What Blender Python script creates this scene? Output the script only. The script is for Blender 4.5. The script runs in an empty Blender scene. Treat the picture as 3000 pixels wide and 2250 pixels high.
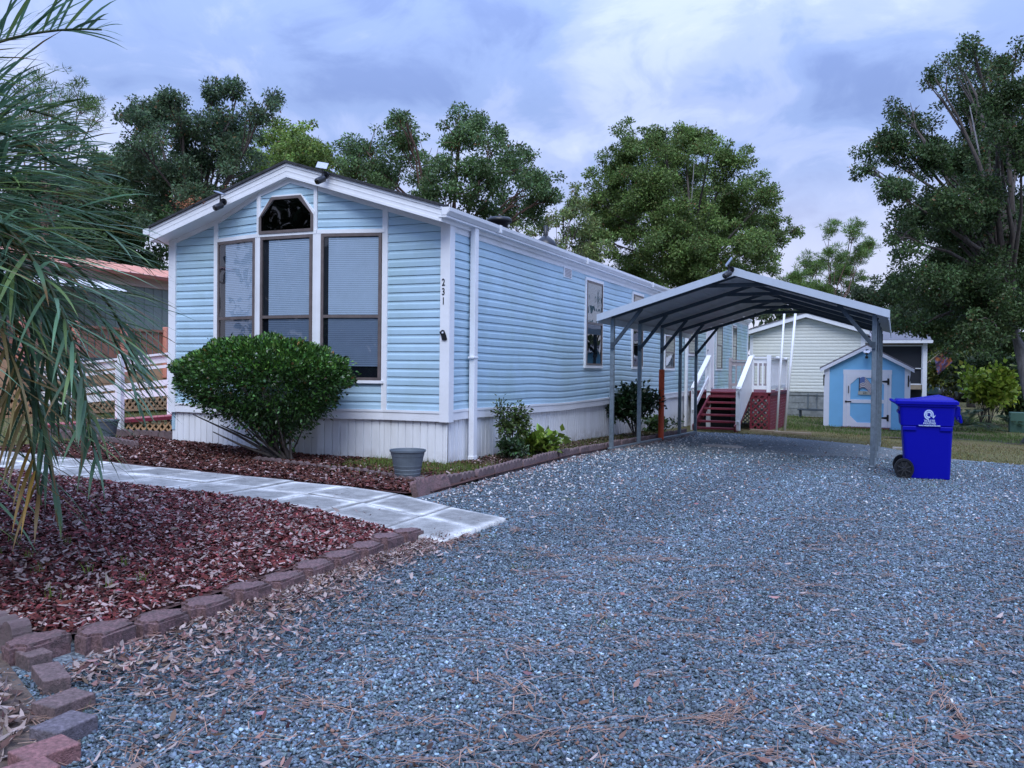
import bpy, bmesh, math, random
import numpy as np
from mathutils import Vector, Matrix
S = bpy.context.scene
COL = S.collection
rnd = random.Random(7)
R = math.radians

# ------------------------------------------------------------ camera, world, sun, exposure
cam_d = bpy.data.cameras.new('camera'); cam = bpy.data.objects.new('camera', cam_d); COL.objects.link(cam)
cam_d.sensor_width = 36; cam_d.lens = 31.13; cam_d.clip_start = .05; cam_d.clip_end = 900
CR = Vector((0.91760906, 0.39733368, 0.01093446)); CU = Vector((-0.01669223, 0.01103523, 0.99979978)); CF = Vector((-0.39713346, 0.91760785, -0.01675841))
CAM = Vector((4.848, -9.287, 1.176))
m = Matrix.Identity(4)
for i in range(3):
    m[i][0] = CR[i]; m[i][1] = CU[i]; m[i][2] = -CF[i]; m[i][3] = CAM[i]
cam.matrix_world = m
S.camera = cam
S.render.resolution_x = 1024; S.render.resolution_y = 768
S.view_settings.view_transform = 'Standard'; S.view_settings.look = 'None'
S.view_settings.gamma = 1; S.view_settings.exposure = 0.66

SUN_EL, SUN_AZ = R(52), R(160)      # behind the camera, high, veiled by cloud
world = bpy.data.worlds.new('World'); S.world = world; world.use_nodes = True
nt = world.node_tree; nt.nodes.clear()
def N(tree, typ, **kw):
    n = tree.nodes.new(typ)
    for k, v in kw.items(): setattr(n, k, v)
    return n
def L(tree, a, b): tree.links.new(a, b)
wo = N(nt, 'ShaderNodeOutputWorld'); bg = N(nt, 'ShaderNodeBackground'); L(nt, bg.outputs[0], wo.inputs[0])
sky = N(nt, 'ShaderNodeTexSky', sky_type='NISHITA', sun_disc=False, sun_elevation=SUN_EL, sun_rotation=SUN_AZ)
tc = N(nt, 'ShaderNodeTexCoord')
def ramp(tree, fac, stops, interp='EASE'):
    r = N(tree, 'ShaderNodeValToRGB'); r.color_ramp.interpolation = interp
    while len(r.color_ramp.elements) > 1: r.color_ramp.elements.remove(r.color_ramp.elements[0])
    first = True
    for p, c in stops:
        if first: e = r.color_ramp.elements[0]; e.position = p; first = False
        else: e = r.color_ramp.elements.new(p)
        e.color = (*c, 1) if len(c) == 3 else c
    L(tree, fac, r.inputs[0]); return r.outputs[0]
def noise(tree, vec, scale, detail=4, rough=.5, dist=0):
    n = N(tree, 'ShaderNodeTexNoise'); n.inputs['Scale'].default_value = scale; n.inputs['Detail'].default_value = detail
    n.inputs['Roughness'].default_value = rough; n.inputs['Distortion'].default_value = dist
    if vec is not None: L(tree, vec, n.inputs['Vector'])
    return n.outputs['Fac']
def mixc(tree, fac, a, b, mode='MIX'):
    n = N(tree, 'ShaderNodeMix', data_type='RGBA', blend_type=mode)
    for s, v in ((0, fac), (6, a), (7, b)):
        if isinstance(v, (int, float)): n.inputs[s].default_value = v
        elif isinstance(v, tuple): n.inputs[s].default_value = (*v, 1) if len(v) == 3 else v
        else: L(tree, v, n.inputs[s])
    return n.outputs[2]
def mth(tree, op, a, b=0.0, clamp=False):
    n = N(tree, 'ShaderNodeMath', operation=op, use_clamp=clamp)
    for s, v in ((0, a), (1, b)):
        if isinstance(v, (int, float)): n.inputs[s].default_value = v
        else: L(tree, v, n.inputs[s])
    return n.outputs[0]
# cloud deck: direction projected on a layer, so clouds flatten towards the horizon
sep = N(nt, 'ShaderNodeSeparateXYZ'); L(nt, tc.outputs['Generated'], sep.inputs[0])
zz = mth(nt, 'ADD', mth(nt, 'MAXIMUM', sep.outputs[2], 0.0), 0.42)
comb = N(nt, 'ShaderNodeCombineXYZ')
L(nt, mth(nt, 'DIVIDE', sep.outputs[0], zz), comb.inputs[0]); L(nt, mth(nt, 'DIVIDE', sep.outputs[1], zz), comb.inputs[1])
mp = N(nt, 'ShaderNodeMapping'); mp.inputs['Rotation'].default_value = (0, 0, R(25)); mp.inputs['Scale'].default_value = (1, 1.0, 1); mp.inputs['Location'].default_value = (3.1, 1.7, 0)
L(nt, comb.outputs[0], mp.inputs[0])
n1 = noise(nt, mp.outputs[0], 2.1, 5, .5, .3)
n2 = noise(nt, mp.outputs[0], 6.0, 8, .6, .6)
nn = mth(nt, 'ADD', mth(nt, 'MULTIPLY', n1, .68), mth(nt, 'MULTIPLY', n2, .32))
cloud = ramp(nt, nn, [(0.41, (.175, .25, .50)), (.49, (.235, .325, .59)), (.55, (.315, .395, .655)), (.61, (.40, .475, .72)), (.68, (.52, .575, .79)), (.76, (.71, .715, .86))])
# paler band low down, warm rose right at the horizon on the far side
hz = ramp(nt, sep.outputs[2], [(0.0, (1, 1, 1)), (.10, (.75, .75, .75)), (.26, (0, 0, 0))], 'EASE')
cloud2 = mixc(nt, mth(nt, 'MULTIPLY', hz, .75), cloud, (.60, .60, .72))
# overcast: the dome is brighter overhead and behind the camera
up = ramp(nt, sep.outputs[2], [(.28, (1, 1, 1)), (.9, (2.6, 2.6, 2.6))], 'LINEAR')
cloud3 = mixc(nt, 1.0, cloud2, up, 'MULTIPLY')
skys = mixc(nt, 1.0, sky.outputs[0], (.1, .1, .1), 'MULTIPLY')
fin = mixc(nt, .94, skys, cloud3)
L(nt, fin, bg.inputs[0]); bg.inputs[1].default_value = 1.0
sd = bpy.data.lights.new('sun', 'SUN'); sd.energy = 1.5; sd.angle = R(38); sd.color = (.95, .98, 1)
so = bpy.data.objects.new('sun', sd); COL.objects.link(so)
so.rotation_euler = Vector((math.sin(SUN_AZ)*math.cos(SUN_EL), math.cos(SUN_AZ)*math.cos(SUN_EL), math.sin(SUN_EL))).to_track_quat('Z', 'Y').to_euler()

# ------------------------------------------------------------ helpers
def tag(o, label=None, cat=None, group=None, kind=None):
    if label: o['label'] = label
    if cat: o['category'] = cat
    if group: o['group'] = group
    if kind: o['kind'] = kind
    return o
def thing(name, label, cat, loc=(0, 0, 0), rz=0, group=None):
    o = bpy.data.objects.new(name, None); COL.objects.link(o); o.location = loc; o.rotation_euler = (0, 0, rz); o.empty_display_size = .2
    return tag(o, label, cat, group)
def G(x, y):
    return -.022*min(max(x, 0), 9) + .025*min(max(-x, 0), 8) - .02*min(max(y-2, 0), 18)
def Gv(x, y):
    return -.022*np.clip(x, 0, 9) + .025*np.clip(-x, 0, 8) - .02*np.clip(y-2, 0, 18)
class MB:
    def __init__(s): s.v = []; s.f = []
    def quad(s, a, b, c, d): n = len(s.v); s.v += [tuple(a), tuple(b), tuple(c), tuple(d)]; s.f.append((n, n+1, n+2, n+3))
    def tri(s, a, b, c): n = len(s.v); s.v += [tuple(a), tuple(b), tuple(c)]; s.f.append((n, n+1, n+2))
    def hexa(s, p):      # 8 points: bottom 4 ccw, top 4 ccw
        n = len(s.v); s.v += [tuple(q) for q in p]
        for f in ((3, 2, 1, 0), (4, 5, 6, 7), (0, 1, 5, 4), (1, 2, 6, 5), (2, 3, 7, 6), (3, 0, 4, 7)): s.f.append(tuple(n+i for i in f))
    def box(s, x0, x1, y0, y1, z0, z1):
        s.hexa([(x0, y0, z0), (x1, y0, z0), (x1, y1, z0), (x0, y1, z0), (x0, y0, z1), (x1, y0, z1), (x1, y1, z1), (x0, y1, z1)])
    def beam(s, a, b, w, h, up=(0, 0, 1)):
        a = Vector(a); b = Vector(b); t = (b-a).normalized(); u = Vector(up)
        sd_ = t.cross(u)
        if sd_.length < 1e-4: sd_ = t.cross(Vector((1, 0, 0)))
        sd_.normalize(); u = sd_.cross(t).normalized(); sd_ *= w/2; u *= h/2
        s.hexa([a-sd_-u, a+sd_-u, b+sd_-u, b-sd_-u, a-sd_+u, a+sd_+u, b+sd_+u, b-sd_+u])
    def prism(s, pts, d):   # planar polygon extruded by vector d
        n = len(s.v); k = len(pts); d = Vector(d); s.v += [tuple(p) for p in pts] + [tuple(Vector(p)+d) for p in pts]
        s.f.append(tuple(range(n+k-1, n-1, -1))); s.f.append(tuple(range(n+k, n+2*k)))
        for i in range(k): j = (i+1) % k; s.f.append((n+i, n+j, n+k+j, n+k+i))
    def tube(s, pts, rad, n=8, cap=True):
        pts = [Vector(p) for p in pts]
        if not isinstance(rad, (list, tuple)): rad = [rad]*len(pts)
        base = len(s.v); ref = Vector((.31, .17, .93))
        for i, p in enumerate(pts):
            t = (pts[min(i+1, len(pts)-1)]-pts[max(i-1, 0)]).normalized()
            a = t.cross(ref)
            if a.length < .05: a = t.cross(Vector((1, 0, 0)))
            a.normalize(); b = t.cross(a)
            for k in range(n):
                q = 2*math.pi*k/n; s.v.append(tuple(p+(a*math.cos(q)+b*math.sin(q))*rad[i]))
        for i in range(len(pts)-1):
            for k in range(n):
                j = (k+1) % n; s.f.append((base+i*n+k, base+i*n+j, base+(i+1)*n+j, base+(i+1)*n+k))
        if cap:
            s.f.append(tuple(base+k for k in range(n-1, -1, -1))); s.f.append(tuple(base+(len(pts)-1)*n+k for k in range(n)))
    def lathe(s, prof, n=28, c=(0, 0, 0), axis='z'):
        base = len(s.v)
        for (r_, z_) in prof:
            for k in range(n):
                q = 2*math.pi*k/n
                p = (r_*math.cos(q), r_*math.sin(q), z_)
                if axis == 'x': p = (p[2], p[0], p[1])
                if axis == 'y': p = (p[0], p[2], p[1])
                s.v.append((p[0]+c[0], p[1]+c[1], p[2]+c[2]))
        for i in range(len(prof)-1):
            for k in range(n):
                j = (k+1) % n; s.f.append((base+i*n+k, base+i*n+j, base+(i+1)*n+j, base+(i+1)*n+k))
    def build(s, name, mat, parent=None, smooth=False, bevel=0):
        me = bpy.data.meshes.new(name); me.from_pydata(s.v, [], s.f); me.update()
        o = bpy.data.objects.new(name, me); COL.objects.link(o); me.materials.append(mat)
        if parent: o.parent = parent
        if smooth: me.polygons.foreach_set('use_smooth', [True]*len(me.polygons))
        if bevel:
            b = o.modifiers.new('bevel', 'BEVEL'); b.width = bevel; b.segments = 2; b.limit_method = 'ANGLE'; b.angle_limit = R(40)
        return o
def npmesh(name, V, F, mat, parent=None, colors=None, smooth=False):
    """V (n,3); F (m,k) same-size faces; colors (n,3) per vertex"""
    me = bpy.data.meshes.new(name); V = np.asarray(V, np.float32); F = np.asarray(F, np.int32); k = F.shape[1]
    me.vertices.add(len(V)); me.vertices.foreach_set('co', V.ravel())
    me.loops.add(F.size); me.loops.foreach_set('vertex_index', F.ravel())
    me.polygons.add(len(F)); me.polygons.foreach_set('loop_start', np.arange(0, F.size, k, dtype=np.int32))
    if smooth: me.polygons.foreach_set('use_smooth', np.ones(len(F), bool))
    if colors is not None:
        ca = me.color_attributes.new('Col', 'FLOAT_COLOR', 'POINT'); c4 = np.ones((len(V), 4), np.float32); c4[:, :3] = colors; ca.data.foreach_set('color', c4.ravel())
    me.update(calc_edges=True); me.materials.append(mat)
    o = bpy.data.objects.new(name, me); COL.objects.link(o)
    if parent: o.parent = parent
    return o
def rotm(n, rs, tilt):
    """n random rotations: free yaw, tilt about a random horizontal axis (std tilt rad)"""
    a = rs.uniform(0, 2*np.pi, n); b = rs.normal(0, 1, n)*tilt; c = rs.normal(0, 1, n)*tilt
    ca, sa, cb, sb, cc, sc = np.cos(a), np.sin(a), np.cos(b), np.sin(b), np.cos(c), np.sin(c)
    Z = np.zeros(n); O = np.ones(n)
    Rz = np.stack([ca, -sa, Z, sa, ca, Z, Z, Z, O], -1).reshape(n, 3, 3)
    Rx = np.stack([O, Z, Z, Z, cb, -sb, Z, sb, cb], -1).reshape(n, 3, 3)
    Ry = np.stack([cc, Z, sc, Z, O, Z, -sc, Z, cc], -1).reshape(n, 3, 3)
    return Rx @ Ry @ Rz
def scatter(name, tv, tf, P, Rm, Sc, cols, mat, parent=None, jitter=0, rs=None):
    tv = np.asarray(tv, np.float32); tf = np.asarray(tf, np.int32); n = len(P); k = len(tv)
    T = np.broadcast_to(tv, (n, k, 3)).copy()
    if jitter: T = T*(1+rs.uniform(-jitter, jitter, (n, k, 3)))
    Sc = np.asarray(Sc); T = T*(Sc[:, None, :] if Sc.ndim == 2 else Sc[:, None, None])
    V = np.einsum('nij,nkj->nki', Rm, T) + P[:, None, :]
    F = tf[None] + (np.arange(n)*k)[:, None, None]
    return npmesh(name, V.reshape(-1, 3), F.reshape(-1, tf.shape[1]), mat, parent, np.repeat(cols, k, 0))

# ------------------------------------------------------------ materials
def mat(name, col, rough=.6, metal=0, var=0.0, vscale=8, bump=0, bscale=60, spec=.5, dirt=None, detail=4, stretch=None):
    mm = bpy.data.materials.new(name); mm.use_nodes = True; t = mm.node_tree; b = t.nodes['Principled BSDF']
    b.inputs['Roughness'].default_value = rough; b.inputs['Metallic'].default_value = metal; b.inputs['Specular IOR Level'].default_value = spec
    co = N(t, 'ShaderNodeTexCoord').outputs['Object']
    if stretch:
        q = N(t, 'ShaderNodeMapping'); q.inputs['Scale'].default_value = stretch; L(t, co, q.inputs[0]); co = q.outputs[0]
    if var or dirt:
        f = noise(t, co, vscale, detail, .6)
        lo = tuple(c*(1-var) for c in col); hi = tuple(min(1, c*(1+var)) for c in col)
        c = ramp(t, f, [(.3, lo), (.7, hi)], 'LINEAR')
        if dirt:
            dcol, amt, dsc = dirt
            f2 = noise(t, co, dsc, 6, .7)
            c = mixc(t, ramp(t, f2, [(.45, (0, 0, 0)), (.75, (amt,)*3)], 'LINEAR'), c, dcol)
        L(t, c, b.inputs['Base Color'])
    else: b.inputs['Base Color'].default_value = (*col, 1)
    if bump:
        bn = N(t, 'ShaderNodeBump'); bn.inputs['Strength'].default_value = bump; bn.inputs['Distance'].default_value = .01
        L(t, noise(t, co, bscale, 3, .6), bn.inputs['Height']); L(t, bn.outputs[0], b.inputs['Normal'])
    return mm
def vcmat(name, rough=.5, transl=0, spec=.4, mul=1.0):
    mm = bpy.data.materials.new(name); mm.use_nodes = True; t = mm.node_tree; b = t.nodes['Principled BSDF']
    b.inputs['Roughness'].default_value = rough; b.inputs['Specular IOR Level'].default_value = spec
    a = N(t, 'ShaderNodeAttribute', attribute_name='Col'); L(t, a.outputs['Color'], b.inputs['Base Color'])
    if transl:
        tr = N(t, 'ShaderNodeBsdfTranslucent'); L(t, a.outputs['Color'], tr.inputs[0])
        mx = N(t, 'ShaderNodeMixShader'); mx.inputs[0].default_value = transl
        L(t, b.outputs[0], mx.inputs[1]); L(t, tr.outputs[0], mx.inputs[2]); L(t, mx.outputs[0], t.nodes['Material Output'].inputs[0])
    return mm
M = {}
M['siding'] = mat('siding_aqua', (.41, .585, .71), .42, var=.07, vscale=1.3, dirt=((.27, .40, .36), .5, .9))
M['white'] = mat('white_vinyl', (.80, .82, .86), .4, var=.04, vscale=2, dirt=((.5, .5, .46), .25, 2.5))
M['skirt'] = mat('skirting_vinyl', (.82, .84, .87), .45, var=.04, vscale=2, dirt=((.45, .45, .42), .3, 1.6), stretch=(3, 3, .5))
M['shingle'] = mat('dark_shingle', (.035, .037, .045), .9, var=.5, vscale=30, bump=.5)
M['brownframe'] = mat('bronze_frame', (.13, .105, .10), .45, var=.2, vscale=12)
M['blind'] = mat('blind_slats', (.50, .57, .64), .5, var=.04)
M['dark'] = mat('unlit_black', (.008, .01, .016), .8)  # near-black colour standing in for the shade of unlit spaces
M['black'] = mat('black_plastic', (.012, .013, .016), .35, bump=.05)
M['galv'] = mat('galvanised_steel', (.20, .245, .28), .42, metal=.55, var=.2, vscale=18)
M['galvd'] = mat('galvanised_shaded', (.055, .075, .095), .5, metal=.4, var=.2, vscale=18)  # darker copy of galv, shade under the carport roof put into the colour
M['sheet'] = mat('white_sheet_metal', (.48, .54, .62), .35, metal=.1, var=.04)
M['sheetunder'] = mat('primer_grey_underside', (.38, .39, .42), .5, var=.1, vscale=5)
M['red'] = mat('red_stain', (.15, .012, .028), .6, var=.25, vscale=9, dirt=((.10, .05, .05), .5, 5))
M['greywood'] = mat('grey_weathered_rail', (.33, .31, .33), .7, var=.15)
M['shedblue'] = mat('shed_blue', (.19, .48, .78), .6, var=.04, vscale=3)
M['shedwhite'] = mat('shed_white', (.68, .72, .82), .55, var=.03)
M['cream'] = mat('cream_siding', (.70, .72, .66), .5, var=.04)
M['block'] = mat('concrete_block', (.24, .26, .26), .85, var=.25, vscale=6, bump=.3)
M['binblue'] = mat('bin_blue', (.001, .002, .30), .45, bump=.06, bscale=180, spec=.2)
M['emblem'] = mat('bin_emblem', (.40, .50, .75), .6)
M['planter'] = mat('planter_grey', (.12, .15, .18), .5, var=.15, bump=.1)
M['orange'] = mat('orange_sleeve', (.55, .075, .02), .55, var=.12)
M['edging'] = mat('edging_concrete', (.155, .105, .11), .9, var=.3, vscale=14, bump=.5, bscale=90, dirt=((.09, .10, .075), .7, 6))
M['block_red'] = mat('wall_block_concrete', (.19, .112, .115), .92, var=.55, vscale=75, bump=1.0, bscale=160, dirt=((.07, .065, .06), .85, 12), detail=6)
M['paver_red'] = mat('paver_red', (.25, .12, .12), .88, var=.4, vscale=70, bump=.7, bscale=150, dirt=((.12, .08, .075), .7, 14))
M['paver_brown'] = mat('paver_brown', (.17, .115, .115), .88, var=.45, vscale=70, bump=.7, bscale=150, dirt=((.07, .06, .055), .8, 14))
M['paver_grey'] = mat('paver_grey', (.15, .13, .155), .88, var=.45, vscale=70, bump=.7, bscale=150, dirt=((.08, .07, .07), .7, 14))
M['bark'] = mat('bark', (.075, .062, .055), .95, var=.5, vscale=6, bump=.8, bscale=18, stretch=(3, 3, .6))
M['barkgrey'] = mat('bark_grey', (.16, .155, .16), .95, var=.4, vscale=5, bump=.8, bscale=16, stretch=(3, 3, .8))
M['pinebark'] = mat('pine_bark', (.12, .07, .055), .95, var=.4, vscale=6, bump=.8, bscale=14)
M['leaf'] = vcmat('tree_leaf', .55, .28, .3)
M['gloss'] = vcmat('shrub_leaf', .32, .12, .5)
M['palm'] = vcmat('palm_leaf', .42, .35, .4)
M['chips'] = vcmat('mulch_chips', .9, 0, .2)
M['stone'] = vcmat('stone', .8, 0, .3)
M['dryleaf'] = vcmat('dry_leaf', .75, .15, .25)
def glass():
    mm = bpy.data.materials.new('window_glass'); mm.use_nodes = True; t = mm.node_tree; t.nodes.clear()
    o = N(t, 'ShaderNodeOutputMaterial'); mx = N(t, 'ShaderNodeMixShader'); tr = N(t, 'ShaderNodeBsdfTransparent'); g = N(t, 'ShaderNodeBsdfGlossy')
    g.inputs['Roughness'].default_value = .015; tr.inputs[0].default_value = (.80, .86, .92, 1)
    fr = N(t, 'ShaderNodeFresnel'); L(t, mth(t, 'ADD', 1.5, mth(t, 'MULTIPLY', N(t, 'ShaderNodeNewGeometry').outputs['Backfacing'], -.8333)), fr.inputs[0])
    nb = N(t, 'ShaderNodeBump'); nb.inputs['Strength'].default_value = .12; nb.inputs['Distance'].default_value = .02
    L(t, noise(t, N(t, 'ShaderNodeTexCoord').outputs['Object'], 3, 1, .5), nb.inputs['Height']); L(t, nb.outputs[0], g.inputs['Normal'])
    L(t, mth(t, 'MULTIPLY', fr.outputs[0], 1.6), mx.inputs[0]); L(t, tr.outputs[0], mx.inputs[1]); L(t, g.outputs[0], mx.inputs[2]); L(t, mx.outputs[0], o.inputs[0])
    return mm
M['glass'] = glass()
def stain(m_, axis, lo, hi, col, amt, sc_):
    # dirt that clings to one part of a surface (splash near the soil, algae towards the back)
    t = m_.node_tree; b = t.nodes['Principled BSDF']; old = b.inputs['Base Color'].links[0].from_socket; co = N(t, 'ShaderNodeTexCoord').outputs['Object']
    sp = N(t, 'ShaderNodeSeparateXYZ'); L(t, co, sp.inputs[0]); mr = N(t, 'ShaderNodeMapRange'); mr.inputs[1].default_value = lo; mr.inputs[2].default_value = hi; L(t, sp.outputs[axis], mr.inputs[0])
    f = mth(t, 'MULTIPLY', mr.outputs[0], ramp(t, noise(t, co, sc_, 6, .7), [(.38, (0, 0, 0)), (.62, (amt,)*3)], 'LINEAR')); L(t, mixc(t, f, old, col), b.inputs['Base Color'])
stain(M['skirt'], 2, .20, .0, (.25, .22, .18), .6, 7); stain(M['siding'], 1, 8.5, 14, (.25, .42, .27), .6, 1.6)
import mathutils.noise
# glass variant for the lower sashes behind insect screens
def tint(name, c):
    g = M['glass'].copy(); g.name = name
    for n in g.node_tree.nodes:
        if n.type == 'BSDF_TRANSPARENT': n.inputs[0].default_value = (*c, 1)
    return g
M['glassside'] = tint('side_window_glass', (.42, .50, .52)); M['glassdark'] = tint('screened_glass', (.50, .55, .62)); M['glassblack'] = tint('dark_glass', (.04, .045, .05))

for gm, gv_ in (('glassblack', .2), ('glassside', .55)):
  for n_ in M[gm].node_tree.nodes:
    if n_.type == 'MATH' and n_.operation == 'MULTIPLY' and abs(n_.inputs[1].default_value-1.1) < .01: n_.inputs[1].default_value = gv_
# ------------------------------------------------------------ ground
def ground_material():
    mm = bpy.data.materials.new('lawn_ground'); mm.use_nodes = True; t = mm.node_tree; b = t.nodes['Principled BSDF']; b.inputs['Roughness'].default_value = .95; b.inputs['Specular IOR Level'].default_value = .1
    co = N(t, 'ShaderNodeTexCoord').outputs['Object']
    f1 = noise(t, co, .55, 5, .6); f2 = noise(t, co, 14, 5, .7)
    a = ramp(t, f1, [(.36, (.13, .115, .06)), (.5, (.115, .125, .045)), (.64, (.06, .10, .025))], 'LINEAR')
    c = mixc(t, mth(t, 'MULTIPLY', f2, .8), a, (.20, .15, .09))
    L(t, c, b.inputs['Base Color'])
    bn = N(t, 'ShaderNodeBump'); bn.inputs['Strength'].default_value = .8; bn.inputs['Distance'].default_value = .04
    L(t, noise(t, co, 30, 5, .7), bn.inputs['Height']); L(t, bn.outputs[0], b.inputs['Normal']); return mm
M['lawn'] = ground_material()
def gravel_material():
    mm = bpy.data.materials.new('gravel_bed'); mm.use_nodes = True; t = mm.node_tree; b = t.nodes['Principled BSDF']; b.inputs['Roughness'].default_value = .85; b.inputs['Specular IOR Level'].default_value = .25
    co = N(t, 'ShaderNodeTexCoord').outputs['Object']
    v = N(t, 'ShaderNodeTexVoronoi'); v.inputs['Scale'].default_value = 62; L(t, co, v.inputs['Vector'])
    sp = N(t, 'ShaderNodeSeparateColor'); L(t, v.outputs['Color'], sp.inputs[0])
    c = ramp(t, sp.outputs[0], [(0, (.05, .065, .08)), (.35, (.14, .17, .20)), (.75, (.21, .26, .29)), (.96, (.30, .34, .37)), (1, (.45, .45, .45))], 'LINEAR')
    big = noise(t, co, .8, 5, .6)
    c = mixc(t, ramp(t, big, [(.5, (0, 0, 0)), (.75, (.35,)*3)], 'LINEAR'), c, (.16, .13, .12))
    L(t, c, b.inputs['Base Color'])
    bn = N(t, 'ShaderNodeBump'); bn.inputs['Strength'].default_value = 1; bn.inputs['Distance'].default_value = .012; bn.invert = True
    L(t, v.outputs['Distance'], bn.inputs['Height']); L(t, bn.outputs[0], b.inputs['Normal']); return mm
M['gravel'] = gravel_material()
M['mulchbase'] = mat('mulch_base', (.075, .032, .028), .95, var=.5, vscale=25, bump=1, bscale=70)
M['litterbase'] = mat('litter_base', (.11, .08, .065), .95, var=.5, vscale=25, bump=1, bscale=50)

def grid_sheet(name, xs, ys, dz, material, hfun=None):
    X, Y = np.meshgrid(xs, ys); Z = Gv(X, Y)+dz
    if hfun is not None: Z = Z+hfun(X, Y)
    V = np.stack([X, Y, Z], -1).reshape(-1, 3); nx = len(xs); i = np.arange(len(ys)-1)[:, None]*nx+np.arange(nx-1)[None]
    F = np.stack([i, i+1, i+nx+1, i+nx], -1).reshape(-1, 4)
    return npmesh(name, V, F, material, smooth=True)
xs = np.unique(np.concatenate([np.linspace(-190, -20, 18), np.linspace(-20, 24, 89), np.linspace(24, 190, 18), [0, 9, -8]]))
ys = np.unique(np.concatenate([np.linspace(-110, -16, 12), np.linspace(-16, 36, 105), np.linspace(36, 230, 20), [2, 20]]))
tag(grid_sheet('ground', xs, ys, 0, M['lawn'], lambda X, Y: .02*np.sin(X*1.7)*np.sin(Y*1.3)*(Y > 12)-.03*0), kind='structure')
def loft(name, cols, dz, material, dome=0, nseg=24):
    """cols: list of (x, y_near, y_far)"""
    V = []; F = []
    xq = []
    for (a, b) in zip(cols[:-1], cols[1:]):
        k = max(1, int(abs(b[0]-a[0])/.25)); xq += [(a[0]+(b[0]-a[0])*i/k, a[1]+(b[1]-a[1])*i/k, a[2]+(b[2]-a[2])*i/k) for i in range(k)]
    xq.append(cols[-1])
    for (x, y0, y1) in xq:
        for j in range(nseg+1):
            s = j/nseg; y = y0+(y1-y0)*s
            e = min(1, min(s, 1-s)*8)
            V.append((x, y, G(x, y)+dz+dome*e))
    n = nseg+1
    for i in range(len(xq)-1):
        for j in range(nseg): F.append((i*n+j, (i+1)*n+j, (i+1)*n+j+1, i*n+j+1))
    return npmesh(name, V, F, material, smooth=True)
drive_cols = [(-7, -30, -6.3), (.84, -30, -6.3), (.841, -30, 10.5), (1.25, -30, 10.75), (2.3, -30, 10.9), (3.46, -30, 9.9), (4.48, -30, 9.4), (5.68, -30, 6.9), (6.7, -30, 6.4), (9, -30, 5.4), (14, -30, 3.5), (30, -30, -2)]
tag(loft('driveway', drive_cols, .008, M['gravel'], nseg=90), kind='structure')
BAY = [(-3.44, 0), (-2.61, -.2), (-1.71, -.2), (-.87, 0)]
tag(loft('house_bed', [(-5.0, -2.1, .35), (-4.25, -2.13, .2), (-3.4, -2.13, .15), (-.8, -2.18, .15), (.05, -2.18, .15), (.06, -2.18, 9.2), (.7, -2.15, 9.3), (.84, -1.9, 9.4)], .03, M['mulchbase'], .015, 60), kind='structure')
tag(loft('front_bed', [(-9, -6.2, -3.27), (-2, -6.55, -3.27), (.0, -6.6, -3.3), (.7, -6.6, -3.5), (1.4, -6.6, -3.75), (1.64, -6.55, -3.85), (1.70, -6.5, -3.95)], .05, M['mulchbase'], .01, 40), kind='structure')
tag(loft('litter_bed', [(-6, -14, -6.65), (1.5, -14, -6.8), (1.9, -14, -7.0), (2.2, -14, -7.15), (2.42, -14, -7.35), (2.55, -14, -7.55), (2.62, -14, -8.4)], .022, M['litterbase'], .0, 40), kind='structure')
# soil strip and bare patches in the grass on the right
M['soil'] = mat('dark_soil', (.045, .035, .035), .95, var=.5, vscale=4, bump=1, bscale=40)
tag(loft('soil_strip', [(4.6, 13.0, 13.3), (5.5, 13.2, 14.2), (7, 13.3, 15.0), (9, 13.2, 15.2), (14, 12.4, 15)], .008, M['soil'], 0, 6), kind='structure')

# path: two rows of square concrete slabs
def slab_mat():
    mm = vcmat('path_slab', .85, 0, .2); t = mm.node_tree; b = t.nodes['Principled BSDF']
    a = [n for n in t.nodes if n.type == 'ATTRIBUTE'][0]; co = N(t, 'ShaderNodeTexCoord').outputs['Object']
    s = ramp(t, noise(t, co, 9, 7, .75), [(.3, (.62,)*3), (.62, (1.2,)*3)], 'LINEAR'); s2 = ramp(t, noise(t, co, 120, 3, .7), [(.3, (.7,)*3), (.7, (1.25,)*3)], 'LINEAR')
    c = mixc(t, 1, mixc(t, 1, a.outputs['Color'], s, 'MULTIPLY'), s2, 'MULTIPLY'); L(t, c, b.inputs['Base Color'])
    bn = N(t, 'ShaderNodeBump'); bn.inputs['Strength'].default_value = .4; bn.inputs['Distance'].default_value = .004; L(t, noise(t, co, 150, 3, .7), bn.inputs['Height']); L(t, bn.outputs[0], b.inputs['Normal'])
    return mm
M['slab'] = slab_mat()
lines = [((2.04, -2.88), (2.04, -3.42), (2.05, -3.96)), ((1.42, -2.63), (1.44, -3.19), (1.45, -3.75)), ((.69, -2.27), (.71, -2.90), (.71, -3.47))]
x = .04
while x > -12: lines.append(((x, -2.17), (x, -2.76), (x-.02, -3.33 if x > -.1 else -3.3))); x -= .585
V = []; F = []; Cc = []
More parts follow.
